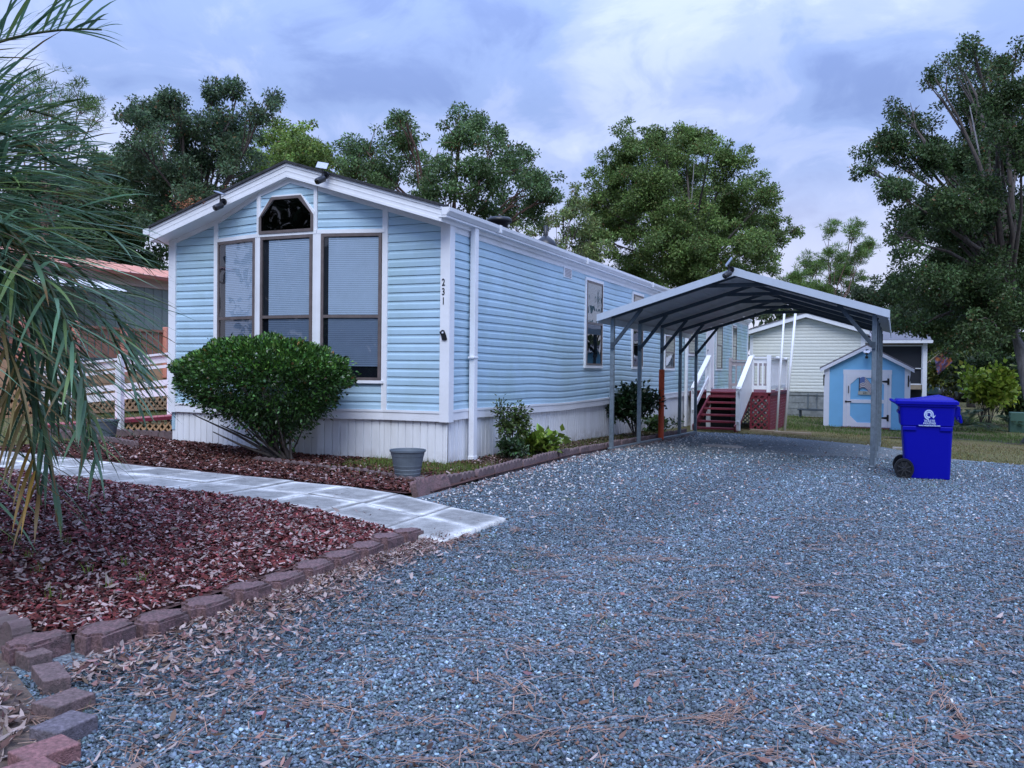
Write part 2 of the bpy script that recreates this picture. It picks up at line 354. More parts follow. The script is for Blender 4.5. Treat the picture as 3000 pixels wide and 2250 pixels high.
for i in range(len(lines)-1):
    for r_ in range(2):
        a, b, c, d = [Vector((*p, 0)) for p in (lines[i][r_], lines[i][r_+1], lines[i+1][r_+1], lines[i+1][r_])]
        cen = (a+b+c+d)/4; tz = rnd.uniform(-.004, .006); ta, tb = rnd.uniform(-.006, .006), rnd.uniform(-.006, .006); k = 18
        base = len(V); dark = rnd.uniform(.8, 1.15)
        for u in range(k+1):
            for w in range(k+1):
                su, sw = u/k, w/k
                p = (a*(1-su)+d*su)*(1-sw)+(b*(1-su)+c*su)*sw; p = cen+(p-cen)*.98
                e = min(su, 1-su, sw, 1-sw)*2; V.append((p.x, p.y, G(p.x, p.y)+.045+tz+(su-.5)*ta+(sw-.5)*tb-(.004 if e < .01 else 0)))
                nz = mathutils.noise.fractal(Vector((p.x*3.2, p.y*3.2, 0)), 1, 2, 4); g = min(1, max(0, 1-e*2.6+nz*.55))**1.3*(1+.25*nz); g = g*.9; g = 0 if e < .02 and i % 3 else g; q = (.29*dark)*(1-g)+.70*g
                Cc.append((q*1.0, q*1.0, q*.97))
        for u in range(k):
            for w in range(k): F.append((base+u*(k+1)+w, base+(u+1)*(k+1)+w, base+(u+1)*(k+1)+w+1, base+u*(k+1)+w+1))
        ring = [u*(k+1) for u in range(k+1)]+[k*(k+1)+w for w in range(1, k+1)]+[u*(k+1)+k for u in range(k-1, -1, -1)]+[w for w in range(k-1, 0, -1)]
        n0 = len(V)
        for q in ring: v_ = V[base+q]; V.append((v_[0], v_[1], v_[2]-.06)); Cc.append((.3, .31, .32))
        for q in range(len(ring)): q2 = (q+1) % len(ring); F.append((base+ring[q], n0+q, n0+q2, base+ring[q2]))
tag(npmesh('path', V, F, M['slab'], colors=Cc), kind='structure')

# ------------------------------------------------------------ mobile home
W = 4.25; LEN = 22.9
class Fr:
    def __init__(s, a, b):
        s.o = Vector((*a, 0)); t = Vector((b[0]-a[0], b[1]-a[1], 0)); s.len = t.length; s.t = t.normalized(); s.n = Vector((s.t.y, -s.t.x, 0))
    def p(s, u, n, z): q = s.o+s.t*u+s.n*n; return Vector((q.x, q.y, z))
def lb(mb, fr, u0, u1, n0, n1, z0, z1):
    mb.hexa([fr.p(u0, n0, z0), fr.p(u1, n0, z0), fr.p(u1, n1, z0), fr.p(u0, n1, z0), fr.p(u0, n0, z1), fr.p(u1, n0, z1), fr.p(u1, n1, z1), fr.p(u0, n1, z1)])
PROF = [(0, .015), (.55, .0145), (.74, .007), (.945, .006), (.945, -.012), (1, -.012)]
def siding(mb, fr, ulo, uhi, z0, z1, h=.1016, nu=1, wave=None, prof=PROF):
    fl = ulo if callable(ulo) else (lambda z: ulo); fh = uhi if callable(uhi) else (lambda z: uhi)
    pts = []; k = 0
    while z0+k*h < z1-1e-6:
        for (a, n) in prof: pts.append((min(z0+(k+a)*h, z1), n))
        k += 1
    rows = []
    for (z, n) in pts:
        a, b = fl(z), fh(z)
        if b < a: a = b = (a+b)/2
        row = []
        for i in range(nu+1):
            u = a+(b-a)*i/nu; dz, dn = wave(u, z) if wave else (0, 0); row.append(fr.p(u, n+dn, z+dz))
        rows.append(row)
    base = len(mb.v)
    for r_ in rows: mb.v += [tuple(p) for p in r_]
    for j in range(len(rows)-1):
        for i in range(nu): mb.f.append((base+j*(nu+1)+i, base+j*(nu+1)+i+1, base+(j+1)*(nu+1)+i+1, base+(j+1)*(nu+1)+i))
def ribs(mb, fr, u0, u1, z0f, z1, pitch=.102, n0=-.012, dep=.018):
    u = u0; pr = [(0, 0), (.84, 0), (.89, -dep), (.95, -dep), (1, 0)]; pts = []
    while u < u1-1e-6:
        for (a, n) in pr[:-1]: pts.append((min(u+a*pitch, u1), n0+n))
        u += pitch
    pts.append((u1, n0)); base = len(mb.v)
    for (q, n) in pts: mb.v += [tuple(fr.p(q, n, z0f(q))), tuple(fr.p(q, n, z1))]
    for i in range(len(pts)-1): mb.f.append((base+2*i, base+2*i+2, base+2*i+3, base+2*i+1))
def zr(x): return 3.53-.3095*abs(x+W/2)
home = thing('mobile_home', 'long pale blue vinyl sided mobile home with white trim, front bay window and number 231', 'mobile home', (0, 0, 0))
frL = Fr((-W, 0), BAY[0]); frP = [Fr(BAY[i], BAY[i+1]) for i in range(3)]; frR = Fr(BAY[3], (0, 0)); frS = Fr((0, 0), (0, LEN))
ZB = .665
fw = MB()
def bound(fr, lo, hi):
    # u-limits of a panel under the roof line at height z
    def g_lo(z):
        xa = -W/2-(3.53-z)/.3095; return max(lo, (xa-fr.o.x)/fr.t.x)
    def g_hi(z):
        xb = -W/2+(3.53-z)/.3095; return min(hi, (xb-fr.o.x)/fr.t.x)
    return g_lo, g_hi
for fr in [frL]+frP+[frR]:
    a, b = bound(fr, 0, fr.len)
    siding(fw, fr, a, b, ZB, 3.53 if fr is frP[1] else (3.42 if fr in frP else 3.16))
fw.build('front_wall', M['siding'], home)
sw = MB()
def wave(u, z):
    low = max(0, 1-abs(z-.95)/.75)
    return (low*(.022*math.sin(u*1.05+.6)+.008*math.sin(u*2.9)) * (1 if u < 13 else .3)+.004*math.sin(u*1.9+z*2), .008*math.sin(u*1.4+z*3)+.004*math.sin(u*4.1+z))
siding(sw, frS, 0, LEN, ZB, 2.80, nu=180, wave=wave)
sw.build('side_wall', M['siding'], home)
bw = MB(); bw.box(-W-.0, -W+.05, .0, LEN, .3, 2.85); bw.box(-W, 0, LEN, LEN+.03, .3, 2.85)
bw.prism([(-W, LEN, 2.85), (0, LEN, 2.85), (-W/2, LEN, 3.5)], (0, .03, 0)); bw.build('rear_wall', M['siding'], home)
# skirting
sk = MB()
for fr in [frL]+frP+[frR]:
    ribs(sk, fr, 0, fr.len, lambda q, fr=fr: G(fr.p(q, 0, 0).x, 0)-.08, .56)
sk.build('front_skirting', M['skirt'], home)
sk = MB(); ribs(sk, frS, 0, LEN, lambda q: G(0, q)-.1, .56, pitch=.11); sk.build('side_skirting', M['skirt'], home)
# bands, posts, trims
tr = MB()
for fr in [frL]+frP+[frR]:
    lb(tr, fr, 0, fr.len, -.03, .026, .545, .64); lb(tr, fr, 0, fr.len, -.03, .034, .64, .668)
kk = 60
for i in range(kk):
    u0, u1 = LEN*i/kk, LEN*(i+1)/kk; d0, d1 = wave(u0, .62)[0], wave(u1, .62)[0]
    for (n1, za, zb) in ((.026, .545, .64), (.034, .64, .668)):
        tr.hexa([frS.p(u0, -.03, za+d0), frS.p(u1, -.03, za+d1), frS.p(u1, n1, za+d1), frS.p(u0, n1, za+d0), frS.p(u0, -.03, zb+d0), frS.p(u1, -.03, zb+d1), frS.p(u1, n1, zb+d1), frS.p(u0, n1, zb+d0)])
tr.build('skirting_band', M['white'], home)
cp = MB(); cp.prism([(-.09, -.036, .54), (.036, -.036, .54), (.036, .09, .54), (.012, .09, .54), (.012, -.012, .54), (-.09, -.012, .54)], (0, 0, 2.34)); cp.build('corner_post', M['white'], home)
cp = MB(); cp.box(-W-.036, -W+.085, -.036, .06, .54, 2.9); cp.build('corner_post', M['white'], home)
cp = MB(); cp.box(-.01, .036, LEN-.1, LEN+.04, .54, 2.86); cp.build('corner_post', M['white'], home)
bt = MB()   # thin vertical trims on the bay
def vtrim(fr, u0, u1, z0, z1, n1=.03): lb(bt, fr, u0, u1, -.015, n1, z0, z1)
zt = lambda x: zr(x)-.01
vtrim(frL, frL.len-.065, frL.len, .668, zt(-3.44)); vtrim(frR, 0, .05, .668, zt(-.87), .031)
vtrim(frP[2], frP[2].len-.03, frP[2].len, .668, zt(-.87), .029)
for fr, u0, u1 in ((frP[0], frP[0].len-.045, frP[0].len+.004), (frP[1], -.004, .045)): lb(bt, fr, u0, u1, -.015, .034, 1.0, 2.815)
for fr, u0, u1 in ((frP[1], frP[1].len-.055, frP[1].len+.004), (frP[2], -.004, .055)): lb(bt, fr, u0, u1, -.015, .034, 1.0, 2.815)
vtrim(frP[0], frP[0].len-.02, frP[0].len, 2.86, zt(-2.61)); vtrim(frP[1], 0, .035, 2.86, zt(-2.61), .031)
vtrim(frP[1], frP[1].len-.05, frP[1].len, 2.86, zt(-1.71))
for fr in frP: lb(bt, fr, 0, fr.len, -.015, .038, 2.815, 2.862)
for i, fr in enumerate(frP): lb(bt, fr, 0, fr.len+(.0 if i < 2 else 0), -.015, .05, .985, 1.02)
bt.build('bay_trim', M['white'], home)
rk = MB()   # rake trim under the soffit
segs = [(frL, 0, frL.len)]+[(f, 0, f.len) for f in frP]+[(frR, 0, frR.len)]
for fr, a, b in segs:
    cuts = [a, b]
    mid = (-W/2-fr.o.x)/fr.t.x
    if a < mid < b: cuts = [a, mid, b]
    for q in range(len(cuts)-1):
        pa, pb = fr.p(cuts[q], .016, 0), fr.p(cuts[q+1], .016, 0); za, zb = zr(pa.x), zr(pb.x)
        rk.hexa([fr.p(cuts[q], .0, za-.06), fr.p(cuts[q+1], .0, zb-.06), fr.p(cuts[q+1], .028, zb-.06), fr.p(cuts[q], .028, za-.06), fr.p(cuts[q], .0, za+.02), fr.p(cuts[q+1], .0, zb+.02), fr.p(cuts[q+1], .028, zb+.02), fr.p(cuts[q], .028, za+.02)])
rk.build('rake_trim', M['white'], home)
fz = MB(); fz.box(.0, .018, .05, LEN, 2.79, 2.90); fz.box(.018, .16-.04, -.3, LEN, 2.905, 2.925); fz.build('frieze_board', M['white'], home)
# roof
XL, XR = -W-.12, .05; YF = -.3
rf = MB()
pk = (-W/2, 3.53)
def roofpoly(y, dz0, dz1): return [(XL, y, zr(XL)+dz0), (-W/2, y, 3.53+dz0), (XR, y, zr(XR)+dz0), (XR, y, zr(XR)+dz1), (-W/2, y, 3.53+dz1), (XL, y, zr(XL)+dz1)]
rf.prism(roofpoly(YF-.02, .176, .205), (0, LEN+.6, 0))
roof = rf.build('roof', M['shingle'], home)
fs = MB(); fs.prism(roofpoly(YF+.03, .0, .173), (0, LEN+.5, 0))
for (a, b, d) in ((.0, .03, .012), (.03, .075, .007), (.075, .085, .010), (.085, .14, .006), (.14, .173, .016)): fs.prism(roofpoly(YF+.03-d-.012, a, b), (0, d+.011, 0))
fs.build('fascia', M['white'], roof)
gt = MB()
prof = [(0, 0), (.06, 0), (.085, .03), (.10, .045), (.105, .085), (.095, .085), (.09, .055), (.055, .012), (.006, .012), (.006, .09), (0, .09)]
gt.prism([(XR+.012+a, YF-.0, 2.93+b) for a, b in prof], (0, LEN+.4, 0)); gt.prism([(XR+.012, YF-.004, 2.93), (XR+.072, YF-.004, 2.93), (XR+.117, YF-.004, 3.015), (XR+.012, YF-.004, 3.02)], (0, .004, 0))
for y in (1.1, 4.6, 8.9, 13.2, 17.4): gt.box(XR+.005, XR+.122, y, y+.05, 2.926, 3.022)
gt.build('gutter', M['white'], home)
gt = MB(); gt.box(XL-.11, XL-.005, YF-.0, LEN, 2.93, 3.01); gt.build('gutter', M['white'], home)
ds = MB(); ds.box(.035, .105, .50, .60, .03, 2.94); ds.box(.03, .11, .49, .61, .0, .1); ds.box(.028, .112, .47, .605, 1.30, 1.325); ds.build('downspout', M['white'], home, bevel=.006)
ds = MB(); ds.box(.035, .10, 12.62, 12.74, -.2, 2.94); ds.build('downspout', M['white'], home, bevel=.006)

def window(fr, u0, u1, z0, z1, rail, trimw=.0, gap=.1, blind_to=None, lower=True, upmat='glass', lomat='glassdark', ft=.035):
    mb = MB(); n1 = .048
    for (a, b, c, d) in ((u0, u1, z1-ft, z1), (u0, u1, z0, z0+ft)): lb(mb, fr, a, b, -.01, n1, c, d)
    for (a, b) in ((u0, u0+ft), (u1-ft, u1)): lb(mb, fr, a, b, -.01, n1, z0+ft, z1-ft)
    w = mb.build('window', M['brownframe'], home)
    mb = MB(); lb(mb, fr, u0+ft, u1-ft, .0, .019, z0+ft, z1-ft); mb.build('unlit_room_panel', M['dark'], w)  # flat black panel on the wall, room darkness painted in
    if trimw:
        mb = MB()
        for (a, b, c, d) in ((u0-trimw, u1+trimw, z1, z1+trimw), (u0-trimw, u1+trimw, z0-trimw, z0)): lb(mb, fr, a, b, -.01, .042, c, d)
        for (a, b) in ((u0-trimw, u0), (u1, u1+trimw)): lb(mb, fr, a, b, -.01, .040, z0, z1)
        mb.build('trim', M['white'], w)
    mb = MB(); lb(mb, fr, u0+ft, u1-ft, .02, .047, rail-.018, rail+.018); mb.build('meeting_rail', M['brownframe'], w)
    mb = MB(); mb.quad(fr.p(u0+ft, .040, rail+.018), fr.p(u1-ft, .040, rail+.018), fr.p(u1-ft, .040, z1-ft), fr.p(u0+ft, .040, z1-ft)); mb.build('pane', M[upmat], w)
    mb = MB(); mb.quad(fr.p(u0+ft, .034, z0+ft), fr.p(u1-ft, .034, z0+ft), fr.p(u1-ft, .034, rail-.018), fr.p(u0+ft, .034, rail-.018)); mb.build('pane', M[lomat], w)
    if gap is not None:
        mb = MB(); zb = (blind_to or z0+ft); z = z1-ft-.01
        while z > zb:
            mb.quad(fr.p(u0+ft+gap, .031, z-.0228), fr.p(u1-ft-.005, .031, z-.0228), fr.p(u1-ft-.005, .0265, z-.001), fr.p(u0+ft+gap, .0265, z-.001)); z -= .0235
        mb.build('blind', M['blind'], w)
    return w
f0, f1, f2 = frP
window(f0, .03, f0.len-.045, 1.02, 2.81, 1.80, gap=.12)
window(f1, .05, f1.len-.06, 1.02, 2.81, 1.80, gap=.09)
window(f2, .055, f2.len-.035, 1.02, 2.81, 1.80, gap=.06, blind_to=1.2)
M['blinddark'] = mat('curtain', (.30, .36, .40), .8)
for (a, b, c, d, r_) in ((4.98, 5.85, 1.26, 2.70, 1.98), (7.88, 8.62, 1.26, 2.70, 1.98), (10.6, 11.5, 1.24, 1.98, 1.6), (13.05, 13.9, 1.62, 2.3, 1.95), (16.88, 17.8, 1.26, 2.6, 1.95), (19.65, 20.4, 1.4, 2.65, 2.0)):
    window(frS, a, b, c, d, r_, trimw=.05, gap=.03 if a < 10 else None, blind_to=r_, ft=.03, upmat='glassside' if a < 6 else 'glassblack', lomat='glassblack')
# gable hexagonal window
hp = [(-2.55, 2.885), (-1.79, 2.885), (-1.79, 3.07), (-1.98, 3.27), (-2.36, 3.27), (-2.55, 3.07)]
def ring(outer, inner, y0, y1):
    mb = MB(); k = len(outer)
    for i in range(k):
        j = (i+1) % k; mb.hexa([(outer[i][0], y0, outer[i][1]), (outer[j][0], y0, outer[j][1]), (inner[j][0], y0, inner[j][1]), (inner[i][0], y0, inner[i][1]), (outer[i][0], y1, outer[i][1]), (outer[j][0], y1, outer[j][1]), (inner[j][0], y1, inner[j][1]), (inner[i][0], y1, inner[i][1])])
    return mb
def sc(pts, d):
    cx, cz = -2.17, 3.04; return [(x+math.copysign(d, x-cx), z+math.copysign(d, z-cz)) if i not in (2, 5) else (x+math.copysign(d, x-cx), z+d*.45) for i, (x, z) in enumerate(pts)]
w = ring(sc(hp, .0), sc(hp, -.035), -.25, -.19).build('window', M['brownframe'], home)
ou = [(-2.60, 2.862), (-1.74, 2.862), (-1.74, 3.09), (-1.955, 3.325), (-2.385, 3.325), (-2.60, 3.09)]
ring(ou, hp, -.238, -.19).build('trim', M['white'], w)
mb = MB(); mb.prism([(x, -.225, z) for x, z in sc(hp, -.03)], (0, .006, 0)); mb.build('pane', M['glassblack'], w)
mb = MB(); mb.prism([(x, -.219, z) for x, z in sc(hp, -.03)], (0, .01, 0)); mb.build('unlit_room_panel', M['dark'], w)  # black panel painting the dark behind the gable pane
# door, vent, roof vents
d = MB(); lb(d, frS, 15.42, 16.42, 0, .035, .70, 2.62); door = d.build('door', M['white'], home, bevel=.004)
d = MB(); lb(d, frS, 15.36, 15.42, 0, .05, .68, 2.68); lb(d, frS, 16.42, 16.48, 0, .05, .68, 2.68); lb(d, frS, 15.42, 16.42, 0, .05, 2.62, 2.68); d.build('frame', M['white'], door)
d = MB(); d.tube([(.035, 15.52, 1.62), (.09, 15.52, 1.62), (.09, 15.62, 1.62)], .012); d.tube([(.035, 15.52, 1.76), (.06, 15.52, 1.76)], .025); d.build('handle', M['galv'], door)
d = MB(); lb(d, frS, 3.86, 4.22, -.01, .035, 2.64, 2.80)
vt = d.build('wall_vent', M['white'], home)
d = MB()
for i in range(6): lb(d, frS, 3.89, 4.19, .035, .04, 2.655+i*.023, 2.668+i*.023)
d.build('louvre', M['greywood'], vt)
d = MB(); d.lathe([(.02, .12), (.16, .12), (.19, .09), (.19, .05), (.13, .04), (.12, -.12)], c=(-.75, 3.1, 3.37)); d.build('roof_vent', M['black'], home, smooth=True)
d = MB(); d.lathe([(.0, .18), (.05, .17), (.16, .08), (.2, .0), (.2, -.12)], c=(-.85, 5.3, 3.36)); d.lathe([(.0, .32), (.035, .31), (.03, .10)], c=(-.85, 5.3, 3.4)); d.build('plumbing_vent', M['black'], home, smooth=True)
def text_part(name, body, size, matl, parent, mtx, ext=.002, align='CENTER', bold=0):
    cu = bpy.data.curves.new('t', 'FONT'); cu.body = body; cu.size = size; cu.extrude = ext; cu.align_x = align; cu.align_y = 'CENTER'; cu.offset = bold; cu.resolution_u = 3
    ob = bpy.data.objects.new('t', cu); COL.objects.link(ob); bpy.context.view_layer.update()
    me = bpy.data.meshes.new_from_object(ob.evaluated_get(bpy.context.evaluated_depsgraph_get())); bpy.data.objects.remove(ob)
    o = bpy.data.objects.new(name, me); COL.objects.link(o); me.materials.clear(); me.materials.append(matl); o.parent = parent; o.matrix_local = mtx; return o
face_front = Matrix.Rotation(R(90), 4, 'X')
M['ink'] = mat('number_black', (.004, .005, .012), .5)
for ch, z in (('2', 2.185), ('3', 2.075), ('1', 1.965)):
    text_part('house_number', ch, .118, M['ink'], home, Matrix.Translation((-.047, -.038, z)) @ face_front @ Matrix.Diagonal((.72, 1, 1, 1)), bold=.002)
# ------------------------------------------------------------ security cameras
def sec_cam(label, loc, rz, panel_tilt, scale=1.0):
    t = thing('security_camera', label, 'security camera', loc, rz, 'solar security cameras')
    b = MB(); b.lathe([(0, -.002), (.045, -.002), (.045, .02), (0, .02)], 20, (0, 0, 0), 'y'); b.tube([(0, 0, 0), (0, -.06, -.01), (0, -.07, -.05)], .014, 8); b.build('mount', M['black'], t, smooth=False)
    b = MB(); b.lathe([(0, -.07), (.036, -.065), (.04, -.05), (.04, .05), (.03, .065), (0, .068)], 20, (0, 0, 0), 'y'); o = b.build('camera_body', M['black'], t, smooth=True); o.location = (-.01, -.09, -.075); o.rotation_euler = (R(28), 0, R(-25))
    b = MB(); b.lathe([(0, -.074), (.022, -.074), (.026, -.068), (0, -.066)], 16, (0, 0, 0), 'y'); l = b.build('lens', M['glassblack'], o)
    b = MB(); b.box(-.07, .07, -.045, .045, -.006, .006); p = b.build('solar_panel', M['panel'], t, bevel=.003); p.location = (0, -.07, .10); p.rotation_euler = panel_tilt
    b = MB(); b.tube([(0, -.06, -.01), (0, -.07, .09)], .009, 8); b.build('panel_arm', M['black'], t)
    return t
M['panel'] = mat('solar_panel', (.30, .34, .42), .25, metal=.3)
sec_cam('black solar camera low on the left rake, dark panel seen edge on', (-3.06, -.36, 3.27), R(10), (R(8), R(20), 0))
sec_cam('black solar camera with pale tilted panel, on the right rake just past the ridge', (-1.50, -.36, 3.49), R(5), (R(62), R(10), R(10)))

# ------------------------------------------------------------ carport
CX0, CX1 = .92, 4.58; PY = [3.60, 5.16, 6.69, 8.2, 9.72]; EZ = 1.98; PK = 2.60; MX = (CX0+CX1)/2
cpt = thing('carport', 'open galvanised steel carport with white gabled sheet roof over the gravel', 'carport', (0, 0, 0))
def czr(x): return PK-(PK-EZ)/(MX-.75)*abs(x-MX)
for side, X in ((0, CX0), (1, CX1)):
    b = MB(); z0, z1 = G(X, PY[0]), G(X, PY[-1]); b.beam((X, PY[0]-.1, z0+.035), (X, PY[-1]+.1, z1+.035), .057, .057); b.build('base_rail', M['galv'], cpt, bevel=.006)
    for i, y in enumerate(PY):
        b = MB(); b.box(X-.03, X+.03, y-.03, y+.03, G(X, y)+.06, EZ-.02); b.build('post', M['galv'], cpt, bevel=.006)
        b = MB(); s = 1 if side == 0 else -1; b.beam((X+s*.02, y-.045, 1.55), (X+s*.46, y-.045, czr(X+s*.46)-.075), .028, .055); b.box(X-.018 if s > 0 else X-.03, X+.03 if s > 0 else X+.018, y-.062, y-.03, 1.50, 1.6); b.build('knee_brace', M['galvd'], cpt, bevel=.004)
for y in PY:
    b = MB()
    b.beam((CX0-.02, y, czr(CX0)-.055), (MX-.42, y, czr(MX-.42)-.055), .057, .057); b.beam((CX1+.02, y, czr(CX1)-.055), (MX+.42, y, czr(MX+.42)-.055), .057, .057)
    b.beam((MX-.45, y, czr(MX-.42)-.06), (MX+.45, y, czr(MX+.42)-.06), .055, .055); b.beam((MX-.44, y, czr(MX-.44)-.052), (MX, y, PK-.05), .05, .05); b.beam((MX+.44, y, czr(MX+.44)-.052), (MX, y, PK-.05), .05, .05)
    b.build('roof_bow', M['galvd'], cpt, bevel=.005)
Y0, Y1 = 3.40, 9.95
b = MB()
for s in (-1, 1):   # ribbed roof sheets, ribs along the carport
    n = 0; u = 0; Lr = MX-.75; prv = None; pts = []
    while u < Lr: pts += [(u, 0), (u+.16, 0), (u+.175, .018), (u+.2, .018), (u+.215, 0)]; u += .228
    pts = [p for p in pts if p[0] <= Lr]+[(Lr, 0)]
    base = len(b.v)
    for (q, h) in pts:
        for y in (Y0, Y1): b.v.append((MX+s*q, y, PK-(PK-EZ)/Lr*q+h))
    for i in range(len(pts)-1): b.f.append((base+2*i, base+2*i+2, base+2*i+3, base+2*i+1))
M['roofsheet'] = mat('roof_sheet', (.36, .38, .42), .5, metal=.1, var=.08, vscale=4)
rs_ = b.build('roof_sheet', M['roofsheet'], cpt)
sol = rs_.modifiers.new('solid', 'SOLIDIFY'); sol.thickness = .003
b = MB()
for s in (-1, 1):
    Lr = MX-.75
    for ya, yb in ((Y0-.012, Y0+.001),):
        b.hexa([(MX, ya, PK-.075), (MX+s*(Lr+.02), ya, EZ-.075), (MX+s*(Lr+.02), yb, EZ-.075), (MX, yb, PK-.075), (MX, ya, PK+.032), (MX+s*(Lr+.02), ya, EZ+.028), (MX+s*(Lr+.02), yb, EZ+.028), (MX, yb, PK+.032)])
b.build('rake_trim', M['sheet'], cpt)
for s in (-1, 1):
    b = MB(); X = MX+s*(MX-.75); b.box(min(X, X+s*.012), max(X, X+s*.012), Y0, Y1, EZ-.10, EZ+.01); b.build('eave_trim', M['sheet'], cpt)
b = MB(); b.prism([(MX-.13, Y0, PK-.01), (MX, Y0, PK+.034), (MX+.13, Y0, PK-.01), (MX+.13, Y0, PK-.004), (MX, Y0, PK+.04), (MX-.13, Y0, PK-.004)], (0, Y1-Y0, 0)); b.build('ridge_cap', M['sheet'], cpt)
sec_cam('black solar camera at the peak of the carport roof', (MX-.05, Y0-.02, PK+.01), R(-15), (R(40), R(-50), 0))
o = MB(); X, y = 1.0-.08, 6.69-.0
o.lathe([(.052, -.09), (.052, .30), (.055, .305), (.052, .31), (.052, .70), (.055, .705), (.052, .71), (.052, 1.06), (.055, 1.065), (.052, 1.07), (.052, 1.2), (.045, 1.2), (.045, -.09)], 20, (.92, 6.69, 0)); tag(o.build('post_sleeve', M['orange'], smooth=False), 'orange plastic sleeve wrapped round the lower half of a carport post', 'post sleeve')

# ------------------------------------------------------------ red deck with stairs
dk = thing('entry_deck', 'red stained entry deck with white railings, stairs and lattice skirt', 'deck', (0, 0, 0))
DX, DY0, DY1, DZ = 2.05, 13.2, 16.9, .67
b = MB()
for i in range(26): y = DY0+i*(DY1-DY0)/26; b.box(.05, DX, y, y+.135, DZ-.03, DZ)
b.build('deck_boards', M['red'], dk)
b = MB(); b.box(.05, DX-.06, DY0+.045, DY0+.08, DZ-.17, DZ-.032); b.box(DX-.095, DX-.055, DY0+.081, DY1, DZ-.17, DZ-.032); b.build('rim_board', M['red'], dk)
def lattice(name, a, b_, z0, z1, material, parent, w=.035, pitch=.115, th=.008, frame=True):
    a = Vector((*a, 0)); b_ = Vector((*b_, 0)); t = (b_-a); Lh = t.length; t.normalize(); n = Vector((t.y, -t.x, 0)); H = z1-z0; mb = MB()
    def P(u, k, z): q = a+t*u+n*k; return (q.x, q.y, z0+z)
    for sgn, off in ((1, th/2), (-1, -th/2)):
        c = -H if sgn > 0 else 0
        c0 = -H; cend = Lh+H; c = c0
        while c < cend:
            if sgn > 0: u0, za, u1, zb = c, 0, c+H, H
            else: u0, za, u1, zb = c, H, c+H, 0
            pts = []
            ua, ub = max(u0, 0), min(u1, Lh)
            if ub-ua > .03:
                f = lambda u: za+(zb-za)*(u-u0)/H
                mb.beam(P(ua, off, f(ua)), P(ub, off, f(ub)), th, w, up=(t.x*-.7*sgn, t.y*-.7*sgn, .7))
            c += pitch
    if frame:
        for (u0, u1, q0, q1) in ((0, Lh, 0, .05), (0, Lh, H-.05, H), (0, .05, 0, H), (Lh-.05, Lh, 0, H)): mb.hexa([P(u0, -th*1.6, q0), P(u1, -th*1.6, q0), P(u1, th*1.6, q0), P(u0, th*1.6, q0), P(u0, -th*1.6, q1), P(u1, -th*1.6, q1), P(u1, th*1.6, q1), P(u0, th*1.6, q1)])
    return mb.build(name, material, parent)
SX0, SX1 = .55, 1.52
lattice('lattice_panel', (SX1+.03, DY0+.02), (DX-.02, DY0+.02), G(2, 13)-.03, DZ-.035, M['red'], dk, pitch=.15, w=.036)
lattice('lattice_panel', (DX-.03, DY0+.03), (DX-.03, DY1), G(2, 15)-.03, DZ-.035, M['red'], dk, pitch=.15, w=.036)
lattice('lattice_panel', (.05, DY1-.03), (DX-.05, DY1-.03), G(2, 16)-.03, DZ-.17, M['white'], dk)
nst = 5; zg = G(1, 11.3)
for i in range(nst+1):
    z = zg+.04+(DZ-zg-.04)*i/(nst+1); y = 11.35+(DY0-11.35)*i/(nst+.6)
    b = MB(); b.box(SX0+.03, SX1-.01, y, y+.27, z-.0+.0, z+.04); b.build('tread', M['red'], dk)
for X in (SX0+.0, SX1-.02):
    b = MB(); b.beam((X, 11.3, zg+.02), (X, DY0+.1, DZ-.18), .04, .24); b.build('stringer', M['red'], dk)
def rail(name, a, b_, z0a, z0b, h, material, bal=True, pitch=.13, low=.12):
    a = Vector((*a, 0)); b_ = Vector((*b_, 0)); mb = MB()
    mb.beam((a.x, a.y, z0a+h), (b_.x, b_.y, z0b+h), .11, .04); mb.beam((a.x, a.y, z0a+h-.09), (b_.x, b_.y, z0b+h-.09), .035, .10); 
    r_ = mb.build(name, material, dk); mb = MB(); mb.beam((a.x, a.y, z0a+low), (b_.x, b_.y, z0b+low), .035, .09); mb.build('bottom_rail', material, r_)
    if bal:
        n = int((b_-a).length/pitch)
        for i in range(1, n):
            q = a.lerp(b_, i/n); z = z0a+(z0b-z0a)*i/n; m2 = MB(); m2.box(q.x-.019, q.x+.019, q.y-.019, q.y+.019, z+low+.04, z+h-.1); m2.build('baluster', material, r_)
def dpost(x, y, z0, z1, material, w=.05): b = MB(); b.box(x-w, x+w, y-w, y+w, z0, z1); b.build('railing_post', material, dk, bevel=.006)
wh = M['white']
for (x, y) in ((SX0-.03, DY0+.05), (SX1+.06, DY0+.05), (DX-.06, DY0+.05), (DX-.06, DY1-.05), (DX-.06, (DY0+DY1)/2)): dpost(x, y, G(x, y) if x < 1 else DZ+.001, DZ+.92, wh)
dpost(SX0-.03, 11.42, zg, zg+1.02, wh); dpost(SX1+.03, 11.42, zg+.03, zg+1.04, wh)
rail('stair_rail', (SX0-.03, 11.35), (SX0-.03, DY0), zg+.1, DZ, .88, wh, False, low=.35)
rail('stair_rail', (SX1+.04, 11.35), (SX1+.04, DY0), zg+.1, DZ, .88, wh, False, low=.1)
b = MB(); b.beam((SX1+.065, 11.42, zg+.62), (SX1+.065, DY0+.02, DZ+.42), .02, .78); b.build('stair_side_panel', wh, dk)
rail('railing', (SX1+.1, DY0+.05), (DX-.1, DY0+.05), DZ, DZ, .86, wh, True, .11)
rail('railing', (DX-.06, DY0+.08), (DX-.06, (DY0+DY1)/2-.05), DZ, DZ, .86, wh, True, .11)
rail('railing', (DX-.06, (DY0+DY1)/2+.05), (DX-.06, DY1-.1), DZ, DZ, .86, wh, True, .11)
